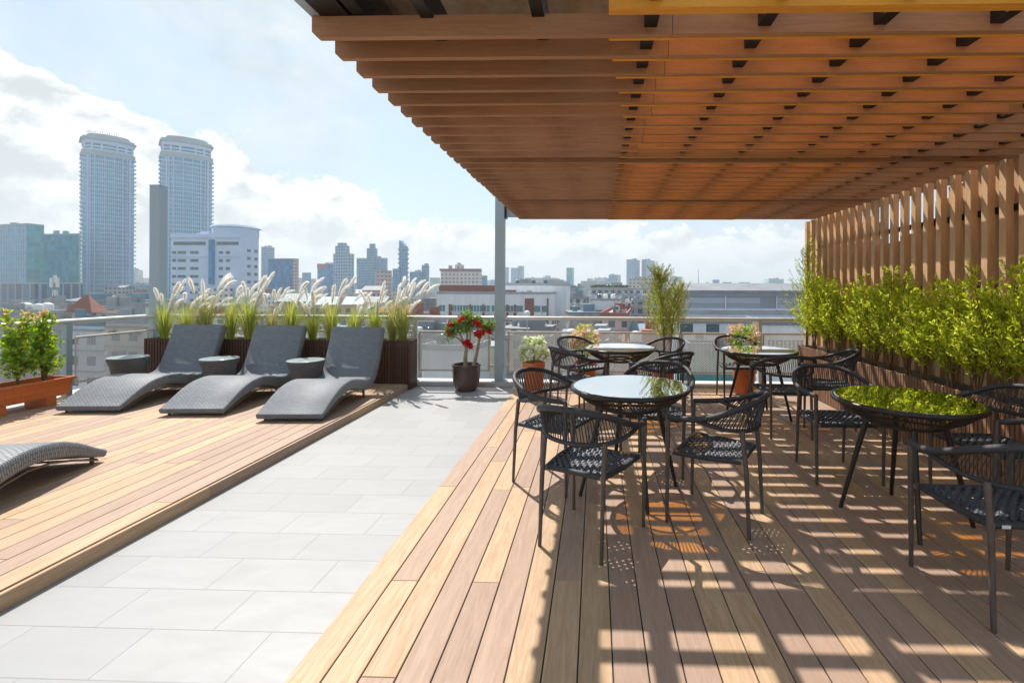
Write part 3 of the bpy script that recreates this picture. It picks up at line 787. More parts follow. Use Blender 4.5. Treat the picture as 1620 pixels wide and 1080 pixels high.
# desert rose in brown pot
AX, AY = -1.80, 6.72
pot('glazed_pot', (AX, AY, 0.0), [(.105, 0), (.13, .006), (.16, .05), (.178, .12), (.188, .20), (.192, .33), (.198, .345), (.198, .362), (.192, .368), (.178, .366), (.172, .34), (.168, .30)], 'potbrown', 'rounded dark brown glazed pot at the foot of the steel post', 0.17, 0.315, 48)
t = empty('desert_rose', (AX, AY, 0.31), 0, 'desert rose with bare forked trunks and red blooms in the dark brown pot', 'potted tree')
w = MB(); l = MB(); f = MB(); r = random.Random(61)
trunks = [[(-.01, 0, 0), (-.015, 0, .14), (0.0, .0, .27)], [(.10, 0, 0), (.14, .0, .18), (.17, 0, .33), (.18, .0, .42)]]
w.tube(spline(trunks[0], 8), [.036, .034, .030, .029, .028, .026, .025, .024, .022], 10)
w.tube(spline(trunks[1], 8), [.030, .028, .025, .023, .021, .020, .019, .018, .015], 10)
brs = [((0.0, 0, .25), (-.05, 0, .38), (-.12, .02, .52), (-.17, .02, .60)), ((0.0, 0, .26), (0.0, .03, .42), (-.01, .04, .60), (0, .03, .72)),
       ((0.0, 0, .25), (.05, -.02, .38), (.06, -.03, .50), (.03, -.04, .62)), ((.17, 0, .38), (.22, .01, .46), (.27, 0, .53), (.31, 0, .56)),
       ((.175, 0, .40), (.16, .03, .48), (.14, .03, .58), (.13, .02, .66)), ((-.03, 0, .33), (-.10, -.06, .42), (-.19, -.06, .47), (-.22, -.05, .47))]
tips = []
for b in brs:
    p = spline(b, 6); w.tube(p, [.015, .014, .012, .011, .010, .009, .007], 7); tips.append(p[-1]); tips.append(p[-2]+Vector((r.uniform(-.06,.06), r.uniform(-.05,.05), .05)))
    tips.append(p[-3]+Vector((r.uniform(-.07,.07), r.uniform(-.05,.05), .04)))
for p in tips:
    for j in range(150):
        d = Vector((r.gauss(0,1), r.gauss(0,1), r.gauss(0.2,.9))).normalized()
        leaf(l, p+d*r.uniform(0, .075), d, r.uniform(.03, .06), r.uniform(.013, .022), 0 if r.random() < .55 else 1, r)
for (x, z, yy) in ((-.23, .60, -.04), (-.23, .50, -.05), (.19, .60, -.08), (.25, .50, -.10), (.17, .50, -.10), (.20, .46, -.1), (.32, .51, -.05), (.05, .33, -.09), (.10, .31, -.10), (.01, .36, -.06), (-.06, .68, -.04), (.10, .64, -.05)):
    c = Vector((x, yy, z)); f = MB()
    for j in range(5 if x < .3 else 4):
        cc = c+Vector((r.gauss(0,.016), r.gauss(0,.012), r.gauss(0,.016)))
        nrm = Vector((r.uniform(-.4,.4), -1, r.uniform(-.1,.5))).normalized()
        for k in range(5):
            a = k*2*PI/5+r.random()*.3; sd = nrm.orthogonal().normalized(); up = nrm.cross(sd)
            d = sd*math.cos(a)+up*math.sin(a)+nrm*.35
            leaf(f, cc, d, .044, .038, 0, r)
    f.build('bloom', 'red', t)
w.build('trunk', 'bark_g', t, True); l.build('leaves', ['leaf_green', 'leaf_pale'], t)

# orange trough at the left with two bushes
t = empty('planter_trough', (-6.25, 4.98, 0.08), 0, 'orange brick-patterned trough on two feet at the left railing', 'planter')
q = MB()
def trough(q, hx, hy, z0, z1, flare=0.03, th=0.02):
    lo = [(-hx+flare, -hy+flare), (hx-flare, -hy+flare), (hx-flare, hy-flare), (-hx+flare, hy-flare)]; hi = [(-hx, -hy), (hx, -hy), (hx, hy), (-hx, hy)]
    ti = [(-hx+th, -hy+th), (hx-th, -hy+th), (hx-th, hy-th), (-hx+th, hy-th)]
    n = len(q.v)
    q.v += [(a, b, z0) for a, b in lo] + [(a, b, z1) for a, b in hi] + [(a, b, z1) for a, b in ti] + [(a, b, z1-.06) for a, b in ti]
    q.face((n+3, n+2, n+1, n))
    for i in range(4):
        j = (i+1) % 4
        q.face((n+i, n+j, n+4+j, n+4+i)); q.face((n+4+i, n+4+j, n+8+j, n+8+i)); q.face((n+8+i, n+8+j, n+12+j, n+12+i))
trough(q, 0.16, 0.50, 0.10, 0.285)
m_, g_, o_ = new_mat('orange_brick_plastic')
co = obj_co(g_); sp = g_.node('ShaderNodeSeparateXYZ'); g_.l.new(co, sp.inputs[0])
bt = g_.node('ShaderNodeTexBrick'); g_.l.new(g_.combine(g_.math('ADD', sp.outputs[0], sp.outputs[1]), sp.outputs[2], 0.0), bt.inputs['Vector'])
bt.inputs['Scale'].default_value = 1; bt.inputs['Brick Width'].default_value = .14; bt.inputs['Row Height'].default_value = .055; bt.inputs['Mortar Size'].default_value = .003
bt.inputs['Color1'].default_value = (.60, .155, .03, 1); bt.inputs['Color2'].default_value = (.56, .14, .028, 1); bt.inputs['Mortar'].default_value = (.45, .10, .02, 1)
principled(g_, o_, bt.outputs[0], .5, 0, .4, g_.bump(g_.math('MULTIPLY', bt.outputs[1], -1.0), .5, .004)); M['obrick'] = m_
q.build('trough_body', 'obrick', t)
q = MB()
for (x0, x1, y0, y1) in ((-.175, .175, -.515, -.49), (-.175, .175, .49, .515), (-.175, -.15, -.49, .49), (.15, .175, -.49, .49)): q.bbox(x0, x1, y0, y1, .275, .305, .004)
q.build('rim', 'terra', t)
for y in (-.17, .30):
    q = MB(); q.bbox(-.13, .13, y-.05, y+.05, 0, .099, .004); q.build('foot', 'terra', t)
q = MB(); q.box(-.135, .135, -.475, .475, .22, .25); q.build('soil', 'soil', t)
for (y, seed, H, lab) in ((5.05, 71, .93, 'left leafy bush with peach tips in the orange trough'), (5.32, 72, .89, 'right leafy bush with peach tips in the orange trough')):
    b = empty('leafy_bush', (-6.25, y, 0.32), 0, lab, 'bush', 'leafy bushes in the orange trough')
    def pm(u, w, r): return 2 if u > .88 and r.random() < .6 else (0 if r.random() < .6 else 1)
    w, l = branchy(seed, H, .17, 6, .055, .034, 9, None, None, .008, .12, tuft=.62, leaf_jit=.8, pmi=pm)
    w.build('stems', 'bark', b); l.build('leaves', ['leaf_yg', 'leaf_green', 'leaf_peach'], b)

# ================================================================== LOUNGERS
def make_lounger():
    t = empty('sun_lounger', (0, 0, 0), 0, '', 'sun lounger', 'grey wicker sun loungers')
    prof = [(0, .085), (.10, .125), (.28, .205), (.48, .262), (.66, .275), (.82, .250), (.97, .212), (1.12, .195), (1.24, .222), (1.33, .30), (1.41, .43), (1.50, .62), (1.59, .835)]
    C = spline([(0, y, z-.028) for y, z in prof], 60); W = .33
    thick = [.028 + .028*min(1, p.y/.40) + .008*math.exp(-((p.y-1.05)/.25)**2) for p in C]
    q = MB(); K = len(C)
    top, bot = [], []; L = [0]
    for i in range(K):
        tv = (C[min(i+1, K-1)]-C[max(i-1, 0)]).normalized(); nv = Vector((0, -tv.z, tv.y))
        top.append(C[i]+nv*thick[i]); bot.append(C[i]-nv*thick[i])
        if i: L.append(L[-1]+(C[i]-C[i-1]).length)
    e = .012
    ring = []
    for i in range(K):
        a, b = top[i], bot[i]; up = (a-b).normalized()
        ring.append([(-W+e, *a.yz), (W-e, *a.yz), (W, *(a-up*e).yz), (W, *(b+up*e).yz), (W-e, *b.yz), (-W+e, *b.yz), (-W, *(b+up*e).yz), (-W, *(a-up*e).yz)])
    n0 = len(q.v); q.v += [p for rg in ring for p in rg]
    us = [0, 2*W, 2*W+.015, 2*W+.08, 2*W+.095, 4*W+.095, 4*W+.11, 4*W+.17, 4*W+.19]
    for i in range(K-1):
        for k in range(8):
            j = (k+1) % 8
            q.face((n0+i*8+k, n0+i*8+j, n0+(i+1)*8+j, n0+(i+1)*8+k), 0, ((us[k], L[i]), (us[k+1], L[i]), (us[k+1], L[i+1]), (us[k], L[i+1])))
    q.face([n0+k for k in reversed(range(8))], 0, [(ring[0][k][0], ring[0][k][2]) for k in reversed(range(8))])
    q.face([n0+(K-1)*8+k for k in range(8)], 0, [(ring[-1][k][0], ring[-1][k][2]) for k in range(8)])
    q.build('woven_body', 'wicker', t, True, 50)
    q = MB()
    for s in (-1, 1): q.tube([(s*(W-.02), y, z-.035) for y, z in ((.06, .06), (.28, .135), (.48, .185), (.66, .195), (.82, .17), (.97, .13))], .008, 6)
    q.tube([(-W+.02, 1.06, .105), (W-.02, 1.06, .105)], .008, 6); q.tube([(-W+.02, .07, .035), (W-.02, .07, .035)], .008, 6)
    q.build('under_frame', 'frame', t)
    for (x, y, h) in ((-W+.05, .07, .06), (W-.05, .07, .06), (-W+.05, 1.08, .13), (W-.05, 1.08, .13)):
        q = MB(); q.tube([(x, y, 0), (x, y, h)], .014, 8); q.build('foot', 'frame', t)
    return t
lg = make_lounger()
lg.location = (-3.06, 4.76, .08); lg.rotation_euler.z = R(3); lg['label'] = 'grey wicker sun lounger nearest the white tiles, in the back row'
dup(lg, (-4.20, 4.92, .08), R(3.5), 'middle grey wicker sun lounger of the back row')
dup(lg, (-5.38, 4.98, .08), R(3.5), 'leftmost grey wicker sun lounger of the back row, next to the orange trough')
dup(lg, (-4.12, 3.58, .08), R(180+14), 'sun lounger cut off by the left edge, turned the other way')
def make_side():
    t = empty('side_table', (0, 0, 0), 0, '', 'side table', 'round grey wicker side tables')
    q = MB(); q.lathe([(.175, 0), (.178, .01), (.168, .06), (.160, .14), (.163, .24), (.178, .33), (.205, .40), (.212, .425), (.205, .435), (.19, .437)], 36, uv=True, cap=False); q.build('woven_base', 'wicker_d', t, True, 60)
    q = MB(); q.lathe([(.0001, .438), (.205, .438), (.212, .441), (.212, .446), (.206, .449), (.0001, .449)], 36, cap=False); q.build('glass_top', 'sglass', t)
    return t
sd = make_side(); sd.location = (-3.60, 5.92, .08); sd['label'] = 'round wicker side table between the two right-hand loungers'
dup(sd, (-4.76, 6.0, .08), 0, 'round wicker side table between the two left-hand loungers')
dup(sd, (-6.0, 6.05, .08), 0, 'round wicker side table behind the leftmost lounger, against the mesh panel')

# ================================================================== DINING SETS
def make_chair():
    t = empty('rope_chair', (0, 0, 0), 0, '', 'chair', 'black rope dining chairs')
    U = [(-.245, .228, .645), (-.272, .13, .652), (-.285, .02, .668), (-.272, -.10, .705), (-.21, -.215, .755), (-.11, -.275, .780), (0, -.292, .786)]
    Uf = U + [(-x, y, z) for x, y, z in reversed(U[:-1])]
    Lw = [(-.276, .05, .655), (-.268, -.04, .635), (-.235, -.125, .615), (-.17, -.20, .604), (-.09, -.238, .600), (0, -.25, .598)]
    Lf = Lw + [(-x, y, z) for x, y, z in reversed(Lw[:-1])]
    US = spline(Uf, 72); LS = spline(Lf, 60)
    q = MB(); q.tube(US, [.0175 if 3 < i < 69 else .0165 for i in range(73)], 8); q.build('arm_rail', 'rope', t, True, 60)
    q = MB(); q.tube(LS, .0125, 8); q.build('lower_rail', 'rope', t, True, 60)
    q = MB(); ns = 50
    for i in range(ns+1):
        u = i/ns; a = US[0].lerp(US[0], 0)
        ku = 14.5 + (57.5-14.5)*u; k = min(71, int(ku)); A = US[k].lerp(US[k+1], ku-k)
        kl = 1 + 58*u; k = min(59, int(kl)); B = LS[k].lerp(LS[k+1], kl-k)
        off = Vector((0, .006 if i % 2 else -.006, 0))
        q.tube([A, A.lerp(B, .5)+off*.5, B], .0037, 4, 0, False)
    q.build('back_weave', 'rope', t)
    for s in (-1, 1):
        q = MB(); q.tube([(s*.2375, .235, 0), (s*.243, .232, .40), (s*.246, .228, .655)], [.0105, .0135, .0155], 10); q.build('front_leg', 'frame', t, True, 50)
        q = MB(); q.tube([(s*.190, -.240, 0), (s*.188, -.222, .38), (s*.186, -.196, .61)], [.0105, .0135, .015], 10); q.build('rear_leg', 'frame', t, True, 50)
    q = MB(); fr = [(-.212, .20), (.212, .20), (.205, .0), (.172, -.19), (-.172, -.19), (-.205, .0)]
    for i in range(6):
        a, b = fr[i], fr[(i+1) % 6]; q.tube([(a[0], a[1], .425), (b[0], b[1], .425)], .0165, 8)
    q.build('seat_frame', 'rope', t, True, 60)
    for s in (-1, 1):
        q = MB(); q.box(min(s*.205, s*.243), max(s*.205, s*.243), .20, .222, .415, .437); q.build('bracket', 'bracket', t)
        q = MB(); q.box(min(s*.165, s*.186), max(s*.165, s*.186), -.212, -.188, .412, .436); q.build('bracket', 'bracket', t)
    # woven seat: over-under cords
    q = MB(); nx, ny = 16, 14; px, py = .025, .0262
    def cord(p0, p1, cnt, ph, w):
        p0, p1 = Vector(p0), Vector(p1); d = p1-p0; Ln = d.length; d.normalize(); sdv = Vector((-d.y, d.x, 0))
        N = cnt*4; n0 = len(q.v)
        for i in range(N+1):
            u = i/N; z = .0065*math.sin(u*cnt*PI+ph); sag = -.012*math.sin(PI*u)
            p = p0+d*(Ln*u)+Vector((0, 0, z+sag))
            q.v += [tuple(p-sdv*w), tuple(p-sdv*w*.5+Vector((0,0,.0035))), tuple(p+sdv*w*.5+Vector((0,0,.0035))), tuple(p+sdv*w), tuple(p-Vector((0,0,.0035)))]
        for i in range(N):
            a = n0+5*i; b = a+5
            for k in range(5): q.face((a+k, a+(k+1) % 5, b+(k+1) % 5, b+k))
    for i in range(ny):
        y = -.172+py*i*1.02; wd = .168+.042*min(1, (y+.19)/.39*1.2)
        cord((-wd, y, .432), (wd, y, .432), nx, (i % 2)*PI, .0088)
    for i in range(nx):
        u = (i-(nx-1)/2)/((nx-1)/2); cord((u*.155, -.182, .432), (u*.195, .192, .432), ny, (i % 2)*PI+PI/2, .0088)
    q.build('woven_seat', 'cord', t, True, 70)
    return t
ch = make_chair()
def place_chair(x, y, dx, dy, label, first=[True]):
    rz = math.atan2(dy, dx)-PI/2
    if first[0]:
        first[0] = False; ch.location = (x, y, .012); ch.rotation_euler.z = rz; ch['label'] = label; return ch
    return dup(ch, (x, y, .012), rz, label)
place_chair(-.025, 2.80, .21, .42, 'black rope chair nearest the camera at the centre table, its back to us')
place_chair(-.30, 3.61, .90, -.44, 'black rope chair on the left side of the centre table')
place_chair(.765, 3.06, -.87, .49, 'black rope chair on the right side of the centre table, seen from behind its right')
place_chair(.50, 3.93, -.29, -.957, 'black rope chair on the far side of the centre table')
place_chair(-.20, 5.27, .82, .50, 'black rope chair on the near left of the far left table')
place_chair(-.17, 6.08, .68, -.73, 'black rope chair on the far left of the far left table, before the pink plant')
place_chair(.80, 6.05, -.77, -.63, 'black rope chair on the far right of the far left table, before the slim tree')
place_chair(.70, 5.02, -.6, .8, 'black rope chair on the near right of the far left table')
place_chair(1.84, 6.32, .05, -1, 'black rope chair behind the far right table, below the croton')
place_chair(1.87, 4.87, .03, 1, 'black rope chair on the near side of the far right table')
place_chair(2.45, 5.18, -.95, .32, 'black rope chair on the right of the far right table, by the trough')
place_chair(1.86, 3.81, 0, -1, 'black rope chair on the far side of the nearest right table')
place_chair(2.58, 3.20, -.98, -.10, 'black rope chair on the right of the nearest right table, against the trough')
place_chair(1.865, 2.30, 0.03, 1, 'black rope chair cut off by the right edge, before the nearest right table')
for c_ in [o for o in COL.objects if o.get('label', '').startswith('black rope chair cut off')]:
    q = MB(); q.bbox(-.135, -.10, -.2105, -.2075, .418, .432, .001); q.build('care_tag', 'white', c_)

def make_table():
    t = empty('round_table', (0, 0, 0), 0, '', 'table', 'round glass-topped rope tables')
    q = MB(); q.lathe([(.0001, .7345), (.392, .7345), (.396, .736), (.396, .742), (.392, .744), (.0001, .744)], 72, cap=False); q.build('glass_top', 'tglass', t)
    q = MB(); q.tube([(.402*math.cos(a), .402*math.sin(a), .728) for a in [2*PI*i/72 for i in range(72)]], .0165, 10, closed=True); q.build('rim', 'tframe', t, True, 60)
    q = MB(); q.tube([(.215*math.cos(a), .215*math.sin(a), .60) for a in [2*PI*i/48 for i in range(48)]], .011, 8, closed=True)
    q.tube([(-.215, 0, .60), (.215, 0, .60)], .010, 6); q.tube([(0, -.215, .599), (0, .215, .599)], .010, 6)
    q.build('lower_ring', 'tframe', t, True, 60)
    q = MB()
    for i in range(104):
        a = 2*PI*i/104; b = a+.16
        q.tube([(.40*math.cos(a), .40*math.sin(a), .718), (.318*math.cos((a+b)/2), .318*math.sin((a+b)/2), .652), (.217*math.cos(b), .217*math.sin(b), .602)], .0036, 4, 0, False)
    q.build('rope_basket', 'rope', t)
    for k in range(4):
        a = R(15+90*k)
        q = MB(); q.tube([(.355*math.cos(a), .355*math.sin(a), 0), (.27*math.cos(a), .27*math.sin(a), .35), (.205*math.cos(a), .205*math.sin(a), .605)], [.0125, .0165, .0185], 10); q.build('leg', 'tframe', t, True, 50)
    return t
tb = make_table(); tb.location = (.245, 3.413, .012); tb['label'] = 'round glass-topped table in the centre reflecting pale sky and the slim tree'
dup(tb, (1.944, 3.092, .012), R(55), 'round glass-topped table at the right reflecting the green shrubs')
dup(tb, (.287, 5.595, .012), R(30), 'round glass-topped table at the far left of the dining deck, nearest the railing')
dup(tb, (1.823, 5.465, .012), R(40), 'round glass-topped table at the far right, beside the planter trough')
exec_city = True

# ================================================================== CITY
GZ = -30.0
mb = MB(); mb.poly([(-9000, -600, GZ), (9000, -600, GZ), (9000, 9000, GZ), (-9000, 9000, GZ)])
M['ground'] = m_plain('city_ground', (0.16, 0.155, 0.15), 0.9, 0, 0.3, 0.02)
struct(mb.build('ground', 'ground'))
def fac(name, *a, **k):
    M[name] = m_facade(name, *a, **k)
fac('f_white', (.62, .64, .68), (.05, .08, .10), 3.2, 3.1, .5, .55)
fac('f_cream', (.58, .52, .42), (.06, .08, .09), 3.4, 3.1, .52, .55)
fac('f_grey', (.36, .37, .38), (.05, .07, .08), 3.0, 3.1, .45, .5)
fac('f_pink', (.52, .36, .33), (.05, .07, .08), 3.0, 3.1, .5, .5)
fac('f_tealglass', (.06, .27, .30), (.02, .20, .24), 3.0, 3.5, .06, .14, rough=.12)
fac('f_blueglass', (.26, .44, .56), (.05, .18, .30), 1.7, 3.6, .30, .06, rough=.12)
fac('f_paleglass', (.34, .47, .47), (.22, .37, .38), 4.0, 3.6, .06, .08, rough=.12, glass2=(.32, .48, .48))
fac('f_satblue', (.015, .17, .34), (.01, .13, .30), 3.0, 3.6, .04, .10, rough=.15)
fac('f_darkpod', (.22, .32, .40), (.03, .07, .12), 5.5, 12.0, .25, .04, rough=.2)
fac('f_tower', (.30, .43, .56), (.04, .14, .23), 3.6, 3.2, .38, .40, rough=.2)
fac('f_tower2', (.10, .30, .44), (.02, .14, .24), 2.8, 3.3, .22, .32, rough=.2)
fac('f_hotel', (.66, .60, .55), (.10, .10, .12), 3.3, 3.1, .50, .50)
fac('f_brickpale', (.50, .40, .38), (.12, .12, .14), 4.2, 3.2, .30, .5)
fac('f_shed', (.23, .245, .285), (.19, .205, .24), 400, 1.4, .01, .12, rough=.6)
M['concrete'] = m_plain('weathered_concrete', (.30, .30, .29), .9, 0, .45, .35)
M['roof_pale'] = m_plain('pale_roof', (.29, .31, .33), .85, 0, .2, .2)
M['roof_grey'] = m_plain('grey_metal_roof', (.19, .20, .22), .7, 0, .25, .2)
M['roof_red'] = m_plain('terracotta_roof', (.26, .10, .075), .85, 0, .25, .4)
M['roof_blue'] = m_plain('blue_metal_roof', (.13, .21, .27), .6, 0, .2, .2)
M['brick'] = m_plain('dark_red_brick', (.22, .075, .065), .85, 0, .18, .8)
M['lilac'] = m_plain('lilac_white_concrete', (.47, .58, .74), .8, 0, .08, .2)
M['crown'] = m_plain('grey_green_concrete', (.32, .38, .40), .8, 0, .1, .2)
M['tw_glass'] = m_plain('teal_tower_glass', (.035, .30, .42), .2, 0, .3, .06)
M['winglass'] = m_plain('dark_window_glass', (.04, .10, .12), .15, 0, .4, .3)
M['winteal'] = m_plain('green_window_glass', (.05, .20, .21), .15, 0, .35, .2)
M['veg'] = m_leaf('street_tree_leaf', [(.03, .06, .015), (.06, .10, .02), (.09, .12, .03)], .2)
M['mastred'] = m_plain('mast_red', (.36, .08, .06), .6)
M['tank'] = m_plain('white_tank', (.66, .66, .64), .5)

def base_z(H0=None): return GZ
def solve_len(p, d, xpix):
    """length along horizontal direction d from p so the end projects onto column xpix"""
    r = ray(xpix, PY); # plane through the camera containing the column (near vertical)
    n = Vector((r.y, -r.x, 0)); den = n.dot(d)
    return -n.dot(Vector((p.x, p.y, 0)))/den if abs(den) > 1e-9 else 20.0
def block(xl, xc, xr, ytop, Y, rot=12, mat='f_white', roof='roof_pale', name='building', label='', group=None, bottom=None, extras=None, maxd=60, side=None, cat='building', rooftop=True):
    """building whose near corner stands on column xc at distance Y; left face runs to column xl, right face to xr"""
    c = at(xc, ytop, Y); rr = R(rot)
    dl = Vector((-math.cos(rr), math.sin(rr), 0)); dr = Vector((math.sin(rr), math.cos(rr), 0))
    w = solve_len(c, dl, xl) if xl < xc - .5 else 14.0
    d = solve_len(c, dr, xr) if xr > xc + .5 else 14.0
    w = abs(w) if 0 < abs(w) < 400 else 30; d = min(abs(d), maxd)
    H = c.z - (GZ if bottom is None else bottom)
    # local frame: origin at base centre, x along width (towards right), y away
    ctr = c + dl*(w/2) + dr*(d/2); t = empty(name, (ctr.x, ctr.y, c.z-H), -rr, label, cat, group)
    q = MB(); q.box(-w/2, w/2, -d/2, d/2, 0, H); b = q.build('wall', mat, t)
    q = MB()
    for (a0, a1, b0, b1) in ((-w/2-.15, w/2+.15, -d/2-.15, -d/2+.25), (-w/2-.15, w/2+.15, d/2-.25, d/2+.15), (-w/2-.15, -w/2+.25, -d/2+.25, d/2-.25), (w/2-.25, w/2+.15, -d/2+.25, d/2-.25)):
        q.box(a0, a1, b0, b1, H+.02, H+.8)
    q.build('parapet', roof, t)
    if rooftop:
        r = random.Random(int(xc*7+ytop)); q = MB()
        for k in range(3):
            a, e = r.uniform(-w*.35, w*.25), r.uniform(-d*.3, d*.2); sw, sd_ = min(w*.3, r.uniform(2, 6)), min(d*.3, r.uniform(2, 5))
            q = MB(); q.box(a, a+sw, e, e+sd_, H+.03+k*.01, H+r.uniform(1.5, 3.4)); q.build('roof_housing', roof, t)
    if 50 < Y <= 235 and name != 'warehouse' and mat != 'f_blueglass':
        r = random.Random(int(xl*3+ytop*11))
        if w*d > 30:
            for k in range(7):
                a, e = r.uniform(-w*.42, w*.36), r.uniform(-d*.42, d*.3); q = MB()
                if r.random() < .3:
                    q.lathe([(.7, H+.02), (.75, H+.2), (.75, H+1.7), (.5, H+2.0), (.01, H+2.1)], 14, (a, e), cap=False); q.build('roof_tank', 'tank' if r.random() < .6 else 'winglass', t, True)
                else:
                    q.box(a, a+r.uniform(.6, 1.8), e, e+r.uniform(.5, 1.2), H+.02, H+r.uniform(.7, 1.4)); q.build('air_conditioner', r.choice(('roof_pale', 'roof_grey', 'concrete')), t)
            q = MB(); a = r.uniform(-w*.4, w*.3); q.tube([(a, -d*.3, H), (a, -d*.3, H+r.uniform(2.5, 5))], .06, 5); q.build('aerial', 'roof_grey', t)
        if mat.startswith('f_') and mat not in ('f_shed', 'f_darkpod'):
            q = MB(); hz_ = 3.1
            for k in range(1, int(H/hz_)+1):
                q.box(-w/2-.2, w/2+.2, -d/2-.28, -d/2-.03, k*hz_-.14, k*hz_+.10); q.box(w/2+.03, w/2+.28, -d/2+.01, d/2, k*hz_-.14, k*hz_+.10)
            q.build('floor_bands', 'roof_pale', t)
            for k in range(9):
                x_, z_ = r.uniform(-w*.45, w*.4), H-r.randint(1, 5)*3.1+1.2
                q = MB(); q.box(x_, x_+.9, -d/2-.62, -d/2-.05, z_, z_+.65); q.build('air_conditioner', 'tank' if r.random() < .5 else 'roof_grey', t)
    if side:
        q = MB(); q.box(w/2+.02, w/2+.25, -d/2, d/2, 0, H); q.build('side_wall', side, t)
    if extras: extras(t, w, d, H)
    return t

# ---- twin towers
def tower(xl, xr, ytop, Y, label, second=False):
    a0 = ray(xl, PY); a1 = ray(xr, PY)
    az0, az1 = math.atan2(a0.x, a0.y), math.atan2(a1.x, a1.y); azc = (az0+az1)/2
    D = Y/math.cos(azc); half = D*math.tan((az1-az0)/2)
    cx, cy = math.sin(azc)*D, math.cos(azc)*D
    H = at((xl+xr)/2, ytop, Y).z - GZ
    t = empty('residential_tower', (cx, cy, GZ), -azc+R(4), label, 'tower', 'twin round-fronted towers')
    def plan(s, bulge=.34, n=22, ext=0.0):
        W = half*s
        pts = [(W*math.sin(-1.0+2.0*i/n)/math.sin(1.0)*1.0, -W*bulge*(math.cos(-1.0+2.0*i/n)-math.cos(1.0))/(1-math.cos(1.0))-W*.55) for i in range(n+1)]
        pts = [(x, y-ext) for x, y in pts]
        return pts + [(W, W*.75), (-W, W*.75)]
    Hb = H*0.885; n = int(Hb/3.25); fh = Hb/n
    q = MB(); q.prism(plan(.965), 0, Hb); q.build('glass_body', 'tw_glass', t)
    q = MB()
    for i in range(1, n+1):
        q.prism(plan(.992), i*fh-.42, i*fh+.18)
        # balcony lips on both flanks
        for s in (-1, 1): q.box(s*half*1.0-.9, s*half*1.0+.9, -half*.50, -half*.1, i*fh-.4, i*fh+.35)
    q.build('floor_slabs', 'lilac', t)
    q = MB()
    for u, wd in ((-.80, .9), (-.72, .5), (-.55, .6), (-.18, .35), (.18, .35), (.5, .6), (.68, .5), (.80, .9)):
        th = math.asin(u*math.sin(1.0)*.985); x = half*math.sin(th)/math.sin(1.0)
        y = -half*.34*(math.cos(th)-math.cos(1.0))/(1-math.cos(1.0))-half*.55
        q.box(x-wd*.55, x+wd*.55, y-.35, y+1.2, 0, Hb)
    q.build('pilasters', 'lilac', t)
    # window mullions
    q = MB()
    for i in range(30):
        th = -1.0+2.0*(i+.5)/30; x = half*.965*math.sin(th)/math.sin(1.0); y = -half*.965*.34*(math.cos(th)-math.cos(1.0))/(1-math.cos(1.0))-half*.965*.55
        q.box(x-.13, x+.13, y-.12, y+.3, 0, Hb-2)
    q.build('mullions', 'lilac', t)
    # crown
    q = MB(); q.prism(plan(1.01), Hb+.34, Hb+3.4); q.build('crown_base', 'crown', t)
    q = MB(); q.prism(plan(.86), Hb+3.42, H*.962); q.build('crown_glass', 'tw_glass', t)
    q = MB(); q.prism(plan(.91), Hb+3.41, Hb+5.0); q.prism(plan(.93), Hb+(H*.965-Hb)*.52, Hb+(H*.965-Hb)*.62); q.prism(plan(.95), H*.945, H*.9645); q.build('crown_band', 'lilac', t)
    q = MB(); cc = plan(.90)
    for i in (0, 4, 8, 14, 18, 22):
        x, y = cc[i]; q.box(x-.6, x+.6, y-.6, y+1.2, Hb+3.43, H*.965)
    q.build('crown_columns', 'lilac', t)
    q = MB(); q.prism(plan(1.03 if second else 1.05), H*.9648, H*.972); q.prism(plan(.97), H*.972+.02, H*.982); q.prism(plan(.80), H*.982+.02, H*.995); q.prism(plan(.74), H*.995+.02, H); q.build('crown_roof', 'crown', t)
    if not second:
        q = MB(); 
        for i in range(16): q.tube([(cc[i][0]*.9, cc[i][1]*.9, H), (cc[i][0]*.9, cc[i][1]*.9, H+1.2+(i % 3)*.5)], .2, 4)
        q.build('roof_mast', 'crown', t)
    return t
tower(127, 211, 218, 370, 'left one of the twin round-fronted residential towers, with masts on its roof')
tower(252, 334, 222, 380, 'right one of the twin round-fronted towers, partly behind the grey column', True)

# ---- named skyline, left to right (columns in photo pixels turned into real positions)
block(-60, 42, 69, 355, 300, 14, 'f_blueglass', 'crown', label='blue glass office block with pale vertical fins at the left edge', side='f_tealglass', maxd=40)
block(69, 125, 127, 371, 330, 6, 'f_tealglass', 'crown', label='pale green glass office block between the blue one and the left tower', side='f_paleglass', maxd=40)
block(-60, 55, 74, 449, 240, 12, 'f_darkpod', 'crown', label='low dark blue striped podium at the foot of the office blocks', rooftop=False)
block(96, 128, 131, 449, 250, 8, 'f_darkpod', 'crown', label='dark blue glass podium just left of the left tower', rooftop=False)
block(202, 208, 226, 428, 700, 20, 'f_white', label='small pale distant block just right of the left tower')
block(205, 236, 240, 452, 420, 10, 'f_tower2', label='long low blue-grey block between the two towers')

